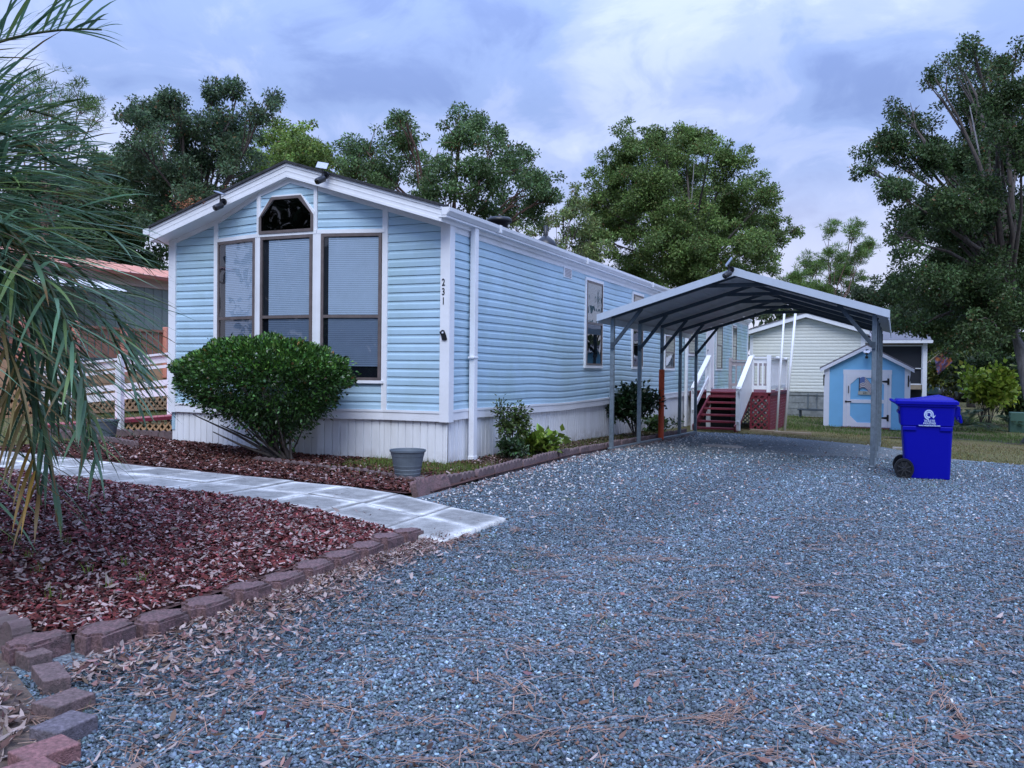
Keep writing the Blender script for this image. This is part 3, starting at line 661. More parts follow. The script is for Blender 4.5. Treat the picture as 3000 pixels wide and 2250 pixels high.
dpost(.45, DY1-.06, DZ-.2, DZ+.9, M['greywood'], .045); rail('railing', (.45, DY1-.06), (DX-.12, DY1-.06), DZ, DZ, .82, M['greywood'], True, .15)
b = MB(); b.box(.08, 1.0, DY0+.5, DY0+1.6, G(.5, 14), DZ-.15); b.build('shade_block', M['dark'], dk)  # black block added under the deck to darken the space behind the steps

for k, (a, b_, lab) in enumerate((((2.22, 12.98, G(2.2, 13)), (2.36, 13.0, 2.62), 'left one of two tall slim white poles leaning at the red deck corner'), ((2.34, 13.6, G(2.3, 13.6)), (2.56, 13.6, 2.66), 'right one of two tall slim white poles leaning at the red deck corner'))):
    b = MB(); b.tube([a, b_], .026 if k == 0 else .032, 10); tag(b.build('slim_pole', wh, smooth=True), lab, 'pole', 'white poles at the deck corner')

# ------------------------------------------------------------ shed
SY = 17.9; sx0, sx1 = 2.97, 5.22; sg = -.42
sh = thing('garden_shed', 'small bright blue garden shed with white trim, gabled roof and white framed door', 'shed', (0, 0, 0))
b = MB(); cxs = (sx0+sx1)/2
b.prism([(sx0, SY, sg), (sx1, SY, sg), (sx1, SY, 1.32), (cxs, SY, 1.92), (sx0, SY, 1.32)], (0, 2.6, 0)); b.build('wall', M['shedblue'], sh)
b = MB()
for s in (-1, 1): b.hexa([(cxs, SY-.10, 1.94), (cxs+s*1.26, SY-.10, 1.94-.60*1.26/1.125), (cxs+s*1.26, SY+2.7, 1.94-.60*1.26/1.125), (cxs, SY+2.7, 1.94), (cxs, SY-.10, 2.0), (cxs+s*1.26, SY-.10, 2.0-.60*1.26/1.125), (cxs+s*1.26, SY+2.7, 2.0-.60*1.26/1.125), (cxs, SY+2.7, 2.0)])
M['shedroof'] = mat('shed_shingle', (.16, .15, .17), .9, var=.3, vscale=20); b.build('roof', M['shedroof'], sh)
b = MB()
for s in (-1, 1):
    q = .60/1.125
    b.hexa([(cxs, SY-.115, 1.86), (cxs+s*1.24, SY-.115, 1.86-q*1.24), (cxs+s*1.24, SY-.02, 1.86-q*1.24), (cxs, SY-.02, 1.86), (cxs, SY-.115, 1.955), (cxs+s*1.24, SY-.115, 1.955-q*1.24), (cxs+s*1.24, SY-.02, 1.955-q*1.24), (cxs, SY-.02, 1.955)])
    X = sx0 if s < 0 else sx1; b.box(min(X, X-s*.13), max(X, X-s*.13), SY-.02, SY-.001, sg, 1.36); b.box(min(X, X+s*.02), max(X, X+s*.02), SY-.02, SY+.12, sg, 1.34)
b.build('trim', M['shedwhite'], sh)
dx0, dx1, dz0, dz1 = 3.57, 4.66, sg+.06, 1.14
b = MB(); b.box(dx0-.10, dx1+.10, SY-.025, SY-.002, dz1, dz1+.13); b.box(dx0-.09, dx0-.005, SY-.022, SY-.002, dz0, dz1); b.box(dx1+.005, dx1+.09, SY-.022, SY-.002, dz0, dz1); b.build('door_frame', M['shedwhite'], sh)
b = MB(); b.box(dx0, dx1, SY-.018, SY-.003, dz0, dz1); sd_ = b.build('door', M['shedblue'], sh)
b = MB(); f = .10
for (x0, x1, z0, z1) in ((dx0, dx0+f, dz0, dz1), (dx1-f, dx1, dz0, dz1), (dx0+f, dx1-f, dz0, dz0+.12), (dx0+f, dx1-f, dz1-f, dz1), (dx0+f, dx1-f, .32, .42)): b.box(x0, x1, SY-.034, SY-.019, z0, z1)
for (x, z, a, c) in ((dx0+f, dz1-f, 1, -1), (dx1-f, dz1-f, -1, -1), (dx0+f, dz0+.12, 1, 1), (dx1-f, dz0+.12, -1, 1)): b.prism([(x, SY-.033, z), (x+a*.19, SY-.033, z), (x, SY-.033, z+c*.19)], (0, .013, 0))
b.build('door_trim', M['shedwhite'], sd_)
for z in (dz0+.27, dz1-.2):
    b = MB(); b.box(dx1-.02, dx1+.035, SY-.042, SY-.034, z-.09, z+.09); b.prism([(dx1-.02, SY-.042, z-.035), (dx1-.02, SY-.042, z+.035), (dx1-.24, SY-.042, z+.006), (dx1-.24, SY-.042, z-.006)], (0, .008, 0)); b.build('hinge', M['black'], sd_)
b = MB(); b.box(dx0+.01, dx0+.13, SY-.05, SY-.034, .34, .37); b.box(dx0-.04, dx0+.01, SY-.04, SY-.026, .33, .38); b.build('latch', M['black'], sd_)
b = MB(); b.tube([(dx0+.05, SY-.035, .60), (dx0+.05, SY-.06, .62), (dx0+.05, SY-.06, .78), (dx0+.05, SY-.035, .80)], .012, 6); b.build('handle', M['black'], sd_)
for X, s in ((sx0-.03, -1), (sx1+.0, 1)):
    b = MB(); b.box(X-.01 if s < 0 else X-.05, X+.02 if s < 0 else X-.02, SY-.035, SY-.02, .80, 1.12); b.beam((X, SY-.03, .95), (X+s*-.0+.03, SY-.03, 1.12), .02, .02); b.build('hook', M['black'], sh)
b = MB(); b.box(3.4, 4.72, SY-.34, SY-.01, sg-.1, sg+.05); b.build('door_sill', M['red'], sh)
# floodlight on the shed gable
fl = thing('floodlight', 'twin head floodlight with sensor under the shed gable peak', 'light', (cxs, SY-.13, 1.74))
b = MB(); b.lathe([(0, -.02), (.05, -.02), (.05, .02), (0, .02)], 14, (0, 0, 0), 'y'); b.tube([(0, -.02, 0), (0, -.06, -.09)], .015); b.lathe([(0, -.16), (.04, -.15), (.045, -.10), (.02, -.08)], 14, (0, -.06, 0)); b.build('sensor', M['black'], fl)
for s in (-1, 1):
    b = MB(); b.tube([(0, -.02, .02), (s*.07, -.06, .03)], .012); b.lathe([(.02, .0), (.05, -.06), (.05, -.075), (0, -.07)], 14, (0, 0, 0), 'y'); o = b.build('lamp_head', M['shedwhite'], fl); o.location = (s*.06, -.05, 0); o.rotation_euler = (R(-35), 0, R(-s*20))
# plaque with a waving striped flag and 231
pq = thing('door_plaque', 'plaque with a waving striped flag over the number 231 on the shed door', 'plaque', (0, 0, 0))
M['pqw'] = mat('plaque_white', (.62, .62, .62), .6); M['pqr'] = mat('plaque_stripe', (.17, .11, .18), .6); M['pqb'] = mat('plaque_canton', (.10, .16, .38), .6); M['pqs'] = mat('plaque_board', (.42, .44, .40), .7)
py = SY-.05
b = MB(); b.box(3.88, 4.27, py, py+.012, .56, .66); b.build('number_board', M['pqs'], pq)
text_part('number', '231', .085, M['ink'], pq, Matrix.Translation((4.07, py-.004, .61)) @ face_front)
b = MB(); b.beam((3.905, py, .66), (3.905, py, 1.05), .02, .02); b.build('pole', M['ink'], pq)
def fy(u, v): return .06*math.sin(u*4.4)-.13*u*u
nS = 13; fw_, fh_ = .33, .30
for si in range(nS):
    b = MB()
    for i in range(12):
        u0, u1 = i/12, (i+1)/12
        if si < 7 and u1 <= .42: continue
        za = 1.02-fh_*si/nS; zb = za-fh_/nS
        b.quad((3.915+u0*fw_, py-.002, za+fy(u0, 0)), (3.915+u1*fw_, py-.002, za+fy(u1, 0)), (3.915+u1*fw_, py-.002, zb+fy(u1, 0)), (3.915+u0*fw_, py-.002, zb+fy(u0, 0)))
    b.build('flag_stripe', M['pqr'] if si % 2 == 0 else M['pqw'], pq)
b = MB()
for i in range(5): u0, u1 = i/12, (i+1)/12; b.quad((3.915+u0*fw_, py-.003, 1.02+fy(u0, 0)), (3.915+u1*fw_, py-.003, 1.02+fy(u1, 0)), (3.915+u1*fw_, py-.003, 1.02-fh_*7/nS+fy(u1, 0)), (3.915+u0*fw_, py-.003, 1.02-fh_*7/nS+fy(u0, 0)))
b.build('flag_canton', M['pqb'], pq)

# ------------------------------------------------------------ cream house behind with screened porch
ch = thing('cream_house', 'cream sided house behind the blue shed with block skirting and screened side porch', 'house', (0, 0, 0))
hx0, hx1, hy = -.05, 3.84, 24.0; hm = (hx0+hx1)/2
frC = Fr((hx0, hy), (hx1, hy)); b = MB()
def cr(x): return 3.12-.30*abs(x-hm)
siding(b, frC, lambda z: max(0, (hm-(3.12-z)/.30)-hx0), lambda z: min(hx1-hx0, (hm+(3.12-z)/.30)-hx0), .48, 3.10, h=.115)
b.box(hx0, hx0+.02, hy+.02, hy+12, .4, 2.5); b.box(hx1-.02, hx1, hy+.02, hy+12, .4, 2.5); b.build('wall', M['cream'], ch)
b = MB(); b.prism([(hx0-.15, hy-.25, cr(hx0-.15)+.02), (hm, hy-.25, 3.14), (hx1+.15, hy-.25, cr(hx1+.15)+.02), (hx1+.15, hy-.25, cr(hx1+.15)+.17), (hm, hy-.25, 3.29), (hx0-.15, hy-.25, cr(hx0-.15)+.17)], (0, 12.4, 0)); rf2 = b.build('roof', M['white'], ch)
b = MB(); b.prism([(hx0-.17, hy-.27, cr(hx0-.15)+.171), (hm, hy-.27, 3.291), (hx1+.17, hy-.27, cr(hx1+.15)+.171), (hx1+.17, hy-.27, cr(hx1+.15)+.2), (hm, hy-.27, 3.32), (hx0-.17, hy-.27, cr(hx0-.15)+.2)], (0, 12.5, 0)); b.build('shingles', M['shedroof'], rf2)
b = MB(); b.box(hx0-.02, hx0+.1, hy-.03, hy+.05, .45, 2.52); b.box(hx1-.12, hx1+.02, hy-.03, hy+.05, .45, 2.52); b.build('corner_board', M['white'], ch)
b = MB(); b.box(hx0, hx1, hy+.03, hy+.2, -.7, .46)
b.box(hx0, hx1, hy+.0, hy+.029, .36, .455)
b.build('block_skirting', M['block'], ch)
b = MB()
for r_ in range(4):
    for c in range(9):
        x = hx0+.02+c*.43+(r_ % 2)*.2
        if x+.4 < hx1: b.box(x, x+.405, hy+.012, hy+.0299, -.55+r_*.215, -.55+r_*.215+.2)
b.build('concrete_blocks', M['block'], ch)
b = MB(); b.tube([(2.0, hy-.05, .42), (2.0, hy-.05, -.1), (2.3, hy-.05, -.1), (2.3, hy-.05, .42)], .02); b.build('pipe', M['galv'], ch); b = MB(); b.tube([(2.85, hy-.1, .1), (2.85, hy-.1, -.45)], .03); b.build('pipe', M['galv'], ch)
wb = MB(); wb.box(1.75, 3.2, hy-1.2, hy-.7, -.14, -.10)
for x in (1.8, 3.1):
    for y in (hy-1.15, hy-.75): wb.box(x, x+.05, y, y+.05, -.5, -.14)
wb.box(1.75, 3.2, hy-1.2, hy-1.16, -.45, -.41)
tag(wb.build('metal_rack', M['galvd']), 'low grey metal rack standing in the grass behind the blue shed', 'rack')
# porch
pr = MB(); px0, px1, pyy = hx1+.03, 5.98, 25.0
b = MB(); b.hexa([(px0-.2, pyy-.25, 2.30), (px1+.0, pyy-.25, 2.30), (px1, pyy+4, 2.75), (px0-.2, pyy+4, 2.75), (px0-.2, pyy-.25, 2.36), (px1, pyy-.25, 2.36), (px1, pyy+4, 2.86), (px0-.2, pyy+4, 2.86)]); M['porchroof'] = mat('porch_shingle', (.15, .15, .175), .9, var=.15, vscale=12); b.build('porch_roof', M['porchroof'], ch)
b = MB(); b.box(px0-.1, px1+.05, pyy-.36, pyy-.26, 2.24, 2.34); b.build('porch_gutter', M['white'], ch)
b = MB(); b.box(5.72, 5.86, pyy-.1, pyy+.03, -.5, 2.28); b.box(px0, 5.72, pyy-.02, pyy+.02, 2.14, 2.18); b.box(px0, 5.72, pyy-.02, pyy+.02, .78, .82); b.box(px0, 5.72, pyy-.02, pyy+.02, 1.34, 1.37); b.box(px0, px0+.05, pyy-.02, pyy+.02, .82, 2.14); b.box(5.68, 5.719, pyy-.02, pyy+.02, .82, 2.14); b.build('porch_frame', M['white'], ch)
M['tanwood'] = mat('tan_wood', (.30, .24, .17), .8, var=.15); b = MB(); b.box(px0, 5.72, pyy-.03, pyy+.0, .62, .778); b.build('porch_board', M['tanwood'], ch); b = MB(); b.box(px0, 5.72, pyy-.03, pyy+.01, 2.19, 2.27); b.build('porch_board', M['tanwood'], ch)
M['screen'] = mat('porch_screen', (.012, .016, .024), .6); b = MB(); b.box(px0, 5.72, pyy+.03, pyy+3.5, .80, 2.2); b.box(px0, 5.7, pyy+.3, pyy+3.4, -.5, .6); b.build('porch_screen', M['screen'], ch)
# flag
fg = thing('garden_flag', 'small orange and blue flag on an angled pole from the porch post', 'flag', (0, 0, 0))
b = MB(); b.tube([(5.86, 24.9, 1.55), (6.55, 24.9, 2.15)], .018, 6); b.build('pole', M['tanwood'], fg)
fm = bpy.data.materials.new('flag_cloth'); fm.use_nodes = True; t = fm.node_tree; L(t, ramp(t, noise(t, N(t, 'ShaderNodeTexCoord').outputs['Object'], 4.5, 2, .5), [(.35, (.30, .10, .03)), (.5, (.08, .07, .16)), (.62, (.20, .05, .03))]), t.nodes['Principled BSDF'].inputs['Base Color'])
b = MB()
for i in range(8):
    for j in range(5):
        def q(i, j): s = i/8; w_ = j/5; return (6.08+.45*w_+.12*s, 24.9+.05*math.sin(i*1.5+j), 1.75+.40*w_-.62*s*(1-.1*w_))
        b.quad(q(i, j), q(i+1, j), q(i+1, j+1), q(i, j+1))
b.build('cloth', fm, fg, smooth=True)

# ------------------------------------------------------------ distant vehicles
def vehicle(name, label, cat, loc, rz, L_, H, colr, roofx, s=1):
    t = thing(name, label, cat, loc, rz, None); mm = mat(name+'_paint', colr, .3, spec=.6)
    b = MB(); w = .88
    low = [(-L_/2, .35), (L_/2, .35), (L_/2, .7), (L_/2-.15, .88), (roofx[1]+.5, .95), (-L_/2+.08, .98), (-L_/2, .8)]
    b.prism([(x, -w, z) for x, z in low], (0, 2*w, 0)); b.build('body', mm, t, bevel=.05)
    b = MB(); b.prism([(roofx[0]-.15, -w+.08, .96), (roofx[1]+.55, -w+.08, .93), (roofx[1], -w+.16, H), (roofx[0], -w+.16, H)], (0, 2*w-.2, 0)); b.build('cabin', M['glassblack' if False else 'dark'], t)
    b = MB(); b.box(roofx[0], roofx[1], -w+.12, w-.12, H, H+.04); b.build('roof', mm, t)
    for x in (-L_/2+.85, L_/2-.85):
        for y in (-w-.01, w-.19):
            b = MB(); b.lathe([(0, 0), (.20, 0), (.33, .02), (.33, .18), (0, .2)], 20, (x, y, .33), 'y'); wl = b.build('wheel', M['black'], t)
            b = MB(); b.lathe([(0, 0), (.19, .0)], 16, (x, y-.004 if y < 0 else y+.204, .33), 'y'); b.build('rim', M['galv'], wl)
    for y in (-.6, .45): b = MB(); b.box(L_/2-.03, L_/2+.012, y, y+.2, .6, .72); b.build('headlight', M['shedwhite'], t)
    return t
vehicle('parked_van', 'dark green van nose showing beyond the porch, under the trees', 'van', (4.9, 48.0, -.36), R(-10), 4.8, 1.75, (.02, .05, .06), (-2.1, .9))
vehicle('parked_car', 'pale silver car parked far off beyond the trees, right of the dark van', 'car', (8.7, 53, -.36), R(-70), 4.4, 1.4, (.35, .38, .42), (-1.1, .6))

# ------------------------------------------------------------ recycling cart
M['black2'] = mat('hub_plastic', (.03, .032, .036), .4)
bn = thing('recycling_cart', 'tall blue wheeled recycling cart with white arrow emblem on the gravel beside a carport post', 'recycling cart', (5.19, 2.92, G(5.25, 3.0)+.012), R(2))
bn.scale = (.87, .9, 1)
# local: x right, front faces -y (side seen), handle/wheels to -x
def frustum(mb, lo, hi, z0, z1, rnd_=.05, seg=5):
    def rr(x0, x1, y0, y1, z, r_):
        pts = []
        for cx, cy, a0 in ((x1-r_, y1-r_, 0), (x0+r_, y1-r_, 90), (x0+r_, y0+r_, 180), (x1-r_, y0+r_, 270)):
            for i in range(seg+1): q = R(a0+90*i/seg); pts.append((cx+r_*math.cos(q), cy+r_*math.sin(q), z))
        return pts
    a = rr(*lo, z0, rnd_); b_ = rr(*hi, z1, rnd_); n = len(mb.v); k = len(a); mb.v += a+b_
    for i in range(k): j = (i+1) % k; mb.f.append((n+i, n+j, n+k+j, n+k+i))
    mb.f.append(tuple(n+k-1-i for i in range(k))); mb.f.append(tuple(n+k+i for i in range(k)))
b = MB()
frustum(b, (-.25, .325, -.28, .28), (-.30, .345, -.30, .30), .012, .66, .045)
frustum(b, (-.325, .355, -.315, .315), (-.345, .37, -.33, .33), .662, .90, .045)
frustum(b, (-.31, .345, -.305, .305), (-.325, .355, -.315, .315), .655, .6619, .045)
frustum(b, (-.37, .39, -.345, .345), (-.375, .395, -.35, .35), .895, .93, .05)
body = b.build('body', M['binblue'], bn, bevel=.006)
b = MB(); b.box(-.36, -.30, -.27, .27, .80, .84); b.build('rear_grip', M['binblue'], bn, bevel=.01); b = MB(); b.box(.37, .44, -.22, .22, .78, .90); b.tube([(.43, -.24, .80), (.45, -.24, .72), (.45, .24, .72), (.43, .24, .80)], .02, 8); b.build('lift_bar', M['binblue'], bn, bevel=.01)
b = MB(); frustum(b, (-.405, .415, -.362, .362), (-.405, .415, -.362, .362), .925, .962, .03); frustum(b, (-.395, .405, -.352, .352), (-.375, .385, -.335, .335), .9621, .978, .03)
b.prism([(-.20, -.25, .977), (.36, -.25, .977), (.35, -.24, 1.0), (.20, -.22, 1.035), (-.18, -.25, .985)], (0, .5, 0)); lid = b.build('lid', M['binblue'], bn, bevel=.012)
b = MB(); b.tube([(-.37, -.26, .93), (-.45, -.26, .965), (-.45, .26, .965), (-.37, .26, .93)], .016, 8); b.build('handle', M['binblue'], bn, smooth=True)
b = MB(); b.tube([(-.27, -.32, .125), (-.27, .32, .125)], .012, 8); b.build('axle', M['galvd'], bn)
for y in (-.35, .295):
    b = MB(); b.lathe([(.03, .0), (.09, .005), (.10, -.008), (.125, -.008), (.13, .005), (.13, .055), (.12, .066), (.03, .06)], 30, (-.27, y, .125), 'y'); wl = b.build('wheel', M['black'], bn, smooth=False)
    b = MB()
    for k in range(4):
        q = R(k*45+22); b.beam((-.27+.095*math.cos(q), y-.004, .125+.095*math.sin(q)), (-.27-.095*math.cos(q), y-.004, .125-.095*math.sin(q)), .012, .018, up=(0, 1, 0))
    b.lathe([(0, -.012), (.025, -.012), (.025, .0)], 14, (-.27, y, .125), 'y'); b.build('hub', M['black2'], wl)
b = MB(); pts = [(-.36+.001, 0)]; b.lathe([(.155, 0), (.175, 0), (.175, .02)], 24, (-.17, -.278, .17), 'y'); 
M['binblue2'] = M['binblue']
# raised ribs and emblem
b = MB(); b.box(-.30, -.12, -.318, -.300, .60, .655); b.box(.18, .34, -.318, -.300, .60, .655); b.build('stiffening_rib', M['binblue'], bn, bevel=.01)
b = MB(); c0 = (.035, -.3265, .80)
def arc(mb, r0, r1, a0, a1, y, cz=.80, cx=.035, n=28):
    for i in range(n):
        q0, q1 = R(a0+(a1-a0)*i/n), R(a0+(a1-a0)*(i+1)/n)
        mb.quad((cx+r0*math.cos(q0), y, cz+r0*math.sin(q0)), (cx+r1*math.cos(q0), y, cz+r1*math.sin(q0)), (cx+r1*math.cos(q1), y, cz+r1*math.sin(q1)), (cx+r0*math.cos(q1), y, cz+r0*math.sin(q1)))
ye = -.3285
arc(b, .045, .062, -28, 315-45, ye); arc(b, .022, .040, -40, 130, ye); arc(b, .022, .040, 150, 300, ye)
b.prism([(.035+.036, ye, .80-.02), (.035+.088, ye, .80-.005), (.035+.06, ye, .80-.045)], (0, .002, 0)); b.prism([(.035-.045, ye, .815), (.035-.01, ye, .80), (.035-.03, ye, .835)], (0, .002, 0))
b.build('emblem', M['emblem'], bn)
for s_, z, sz in (('WASTE', .722, .042), ('INDUSTRIES', .693, .03), ('www.wasteindustries.com', .668, .026)):
    text_part('lettering', s_, sz, M['emblem'], bn, Matrix.Translation((.045, -.3245 if z > .66 else -.32, z)) @ face_front, bold=.001)

# ------------------------------------------------------------ planters and edging
def planter(label, loc, tray=False, soil=True, s=1.0):
    t = thing('planter_pot', label, 'planter', loc, 0, 'grey ribbed planters')
    b = MB(); b.lathe([(0, .0), (.125, .0), (.135, .03), (.133, .036), (.142, .07), (.140, .076), (.150, .11), (.150, .117), (.165, .20), (.168, .205), (.178, .25), (.188, .255), (.190, .275), (.178, .275), (.165, .22), (.0, .215)], 40)
    o = b.build('pot', M['planter'], t, smooth=False)
    b = MB(); b.lathe([(0, .222), (.166, .222)], 24); b.build('soil', M['mulchbase'], t)
    return t
planter('grey ribbed planter pot on a brown paver at the front corner of the blue home', (.21, -1.28, .055))
planter('grey planter pot beside the ramp, half hidden behind palm leaflets', (-5.1, -.36, G(-5.1, 0)+.02))
b = MB(); b.box(-.15, .15, -.15, .15, 0, .05); o = b.build('paver_tile', M['paver_brown'], bevel=.006); o.location = (.26, -1.29, .005); o.rotation_euler = (0, 0, R(20)); tag(o, 'square brown paver lying under the grey planter at the house corner', 'paver')
for x, y in ((-5.1, -.36),): pass
# scalloped edging: one 0.4 m piece with four scallops
def scallop_mesh():
    b = MB(); n = 4; w = .10; th = .055; zt_ = .085
    top = []
    for k in range(n):
        for i in range(7):
            q = math.pi*(1-i/6)
            top.append((-.2+w*(k+.5)+.05*math.cos(q)*.98, zt_-.012+.05*math.sin(q)))
    pts = [(-.2, -.05)]+top+[(.2, -.05)]
    for i in range(len(top)-1): 
        a, c = top[i], top[i+1]; b.hexa([(a[0], -th/2, -.05), (c[0]+1e-4, -th/2, -.05), (c[0]+1e-4, th/2, -.05), (a[0], th/2, -.05), (a[0], -th/2, a[1]), (c[0]+1e-4, -th/2, c[1]), (c[0]+1e-4, th/2, c[1]), (a[0], th/2, a[1])])
    me = bpy.data.meshes.new('edging'); me.from_pydata(b.v, [], b.f); me.materials.append(M['edging']); return me
sm_ = scallop_mesh()
ORD = ['first', 'second', 'third', 'fourth', 'fifth', 'sixth', 'seventh', 'eighth', 'ninth', 'tenth', 'eleventh', 'twelfth', 'thirteenth', 'fourteenth', 'fifteenth', 'sixteenth', 'seventeenth', 'eighteenth', 'nineteenth', 'twentieth', 'twenty-first', 'twenty-second', 'twenty-third', 'twenty-fourth', 'twenty-fifth', 'twenty-sixth', 'twenty-seventh', 'twenty-eighth', 'twenty-ninth', 'thirtieth']
def run_edging(pts, label, group, dz=0, jit=.012, tilt=.0):
    acc = 0; idx = 0
    P = [Vector((*p, 0)) for p in pts]; tot = sum((P[i+1]-P[i]).length for i in range(len(P)-1)); n = int(tot/.405)
    def along(s):
        for i in range(len(P)-1):
            l = (P[i+1]-P[i]).length
            if s <= l: return P[i].lerp(P[i+1], s/l), (P[i+1]-P[i]).normalized()
            s -= l
        return P[-1], (P[-1]-P[-2]).normalized()
    for k in range(n):
        p, t = along((k+.5)*.405); o = bpy.data.objects.new('edging_block', sm_); COL.objects.link(o)
        o.location = (p.x+rnd.uniform(-jit, jit), p.y+rnd.uniform(-jit, jit), G(p.x, p.y)+dz+rnd.uniform(-.012, .012)); o.rotation_euler = (rnd.uniform(-.08, .08)+tilt, rnd.uniform(-.03, .03), math.atan2(t.y, t.x)+rnd.uniform(-.04, .04))
        tag(o, label % ORD[k], 'edging block', group)
run_edging([(.74, -1.62), (.78, 0), (.80, 2.2), (.80, 9.4)], '%s scalloped edging piece from the front corner, between side bed and gravel', 'scalloped edging along the gravel')
run_edging([(.45, -1.48), (-.3, -1.22), (-1.3, -1.12), (-2.3, -1.05)], '%s low scalloped edging piece going left from the planter pot', 'scalloped edging in the mulch', dz=-.035)
run_edging([(-3.9, -.95), (-5.2, -.55), (-6.4, -.3)], '%s scalloped edging piece left of the bush, in the grassy mulch', 'scalloped edging by the ramp', dz=-.01)
run_edging([(-4.45, .45), (-5.6, .2), (-6.6, .0)], '%s scalloped edging piece along the foot of the ramp', 'scalloped edging under the ramp', dz=.0)
for k, (p, rz, ti) in enumerate((((.72, -1.66), R(84), -.40), ((.74, -2.02), R(93), -.30))):
    o = bpy.data.objects.new('edging_block', sm_); COL.objects.link(o); o.scale = (.82, 1.2, 1.15); o.location = (p[0]+.06, p[1]+.02, -.005); o.rotation_euler = (ti, 0, rz); tag(o, ('larger reddish scalloped block leaning at the bed corner, nearer the gravel', 'reddish scalloped block leaning at the bed corner, nearer the path')[k], 'edging block', 'leaning corner blocks'); o.data = sm_.copy(); o.data.materials[0] = M['block_red']
# retaining blocks along the front bed
def wall_block():
    bm = bmesh.new(); bmesh.ops.create_cube(bm, size=1); me = bpy.data.meshes.new('block')
    for v in bm.verts: v.co = Vector((v.co.x*.30*(1 if v.co.y < 0 else .72), v.co.y*.175, v.co.z*.10))
    bmesh.ops.bevel(bm, geom=[e for e in bm.edges if abs(e.verts[0].co.z-e.verts[1].co.z) > .05], offset=.05, segments=3, affect='EDGES')
    bmesh.ops.bevel(bm, geom=[e for e in bm.edges if e.verts[0].co.z > .04 and e.verts[1].co.z > .04 and len(e.link_faces) == 2 and abs(e.calc_face_angle(0)) > .5], offset=.012, segments=2, affect='EDGES')
    bmesh.ops.subdivide_edges(bm, edges=[e for e in bm.edges if e.calc_length() > .05], cuts=2, use_grid_fill=True)
    for v in bm.verts: v.co += Vector((rnd.uniform(-1, 1), rnd.uniform(-1, 1), rnd.uniform(-1, 1)))*.003
    bm.to_mesh(me); bm.free(); me.materials.append(M['block_red']); return me
bp_ = [(1.71, -3.89), (1.72, -4.18), (1.75, -4.48), (1.76, -4.78), (1.78, -5.08), (1.8, -5.38), (1.8, -5.67), (1.8, -5.96), (1.79, -6.24), (1.74, -6.5), (1.61, -6.73)]
for k, (x_, y_) in enumerate(bp_):
    me = wall_block(); o = bpy.data.objects.new('retaining_block', me); COL.objects.link(o)
    o.location = (x_, y_, G(x_, y_)+.034+rnd.uniform(-.006, .008)); o.rotation_euler = (rnd.uniform(-.04, .04), rnd.uniform(-.04, .04), R(90)+rnd.uniform(-.09, .09))
    tag(o, '%s rough concrete retaining block along the mulch bed, counted from the path' % ORD[k], 'retaining block', 'retaining blocks along the front mulch bed')
def paver(x_, y_, z, rz, mt, label, l=.20, w=.10, h=.055, tilt=0):
    b = MB(); b.box(-l/2, l/2, -w/2, w/2, 0, h); o = b.build('paver_brick', M[mt], bevel=.004); o.location = (x_, y_, z); o.rotation_euler = (tilt, 0, rz); return tag(o, label, 'brick', 'loose pavers at the bed corner')
for (x_, y_, rz, mt, lab, z) in ((1.66, -6.80, -14, 'paver_brown', 'brownish paver, the one furthest left, standing above the leaves', .03), (1.95, -6.93, -28, 'paver_brown', 'long brown paver with rounded end, second in the arc from the left', .03),
      (2.21, -7.09, -2, 'paver_brown', 'square pinkish paver in the middle of the arc', .02), (2.38, -7.23, 2, 'paver_grey', 'grey blue square paver below the pinkish one', .02),
      (2.49, -7.39, -12, 'paver_red', 'red brick paver below the grey blue one', .01), (2.56, -7.52, -14, 'paver_red', 'bright red brick paver nearest the camera, at the bottom of the arc', .0)):
    lg = 'furthest' in lab or 'long' in lab
    paver(x_, y_, G(x_, y_)+.005, R(rz), mt, lab, l=.22 if lg else .12, w=.095 if lg else .165, h=.06)
b = MB(); b.lathe([(.12, 0), (.12, .09), (.07, .11)], 20); b.prism([(-.12, -.04, -.02), (.12, -.04, -.02), (.12, -.04, .06), (.07, -.04, .12), (-.07, -.04, .12), (-.12, -.04, .06)], (0, .08, 0))
o = bpy.data.objects.new('edging_block', sm_); COL.objects.link(o); o.location = (1.36, -6.70, -.015); o.rotation_euler = (0, 0, R(-10)); o.scale = (.9, 1.5, 1); tag(o, 'scalloped edging piece at the far left end of the block wall', 'edging block')
# flat stones and boards by the carport
b = MB(); b.prism([(-.5, -.14, 0), (.25, -.2, 0), (.5, -.05, 0), (.3, .16, 0), (-.2, .2, 0), (-.45, .1, 0)], (0, 0, .035)); o = b.build('stepping_stone', M['edging'], bevel=.01); M['flatstone'] = mat('flat_stone', (.33, .31, .30), .9, var=.2, bump=.4); o.data.materials[0] = M['flatstone']; o.location = (2.15, 6.15, G(2.2, 6.1)); o.scale = (.7, 1, 1); tag(o, 'pale jagged flat slab lying in the gravel under the carport', 'stone slab')
b = MB(); b.box(-.28, .28, -.06, .06, 0, .06); o = b.build('stone_strip', M['flatstone'], bevel=.008); o.location = (5.1, 8.7, G(5.1, 8.7)-.01); tag(o, 'narrow pale stone strip at the gravel edge behind the carport post', 'stone')
for k, (x_, y_, rz) in enumerate(((2.95, 17.3, 5), (3.32, 17.25, -4))):
    b = MB(); b.lathe([(0, .07), (.14, .065), (.17, .03), (.17, -.03)], 14); o = b.build('field_stone', M['bark'], smooth=True); o.location = (x_, y_, sg+.0); o.scale = (1.1, .6, 1); tag(o, ('left of two low brown stones at the foot of the shed', 'right of two low brown stones at the foot of the shed, next to the door')[k], 'stone', 'stones at the shed foot')
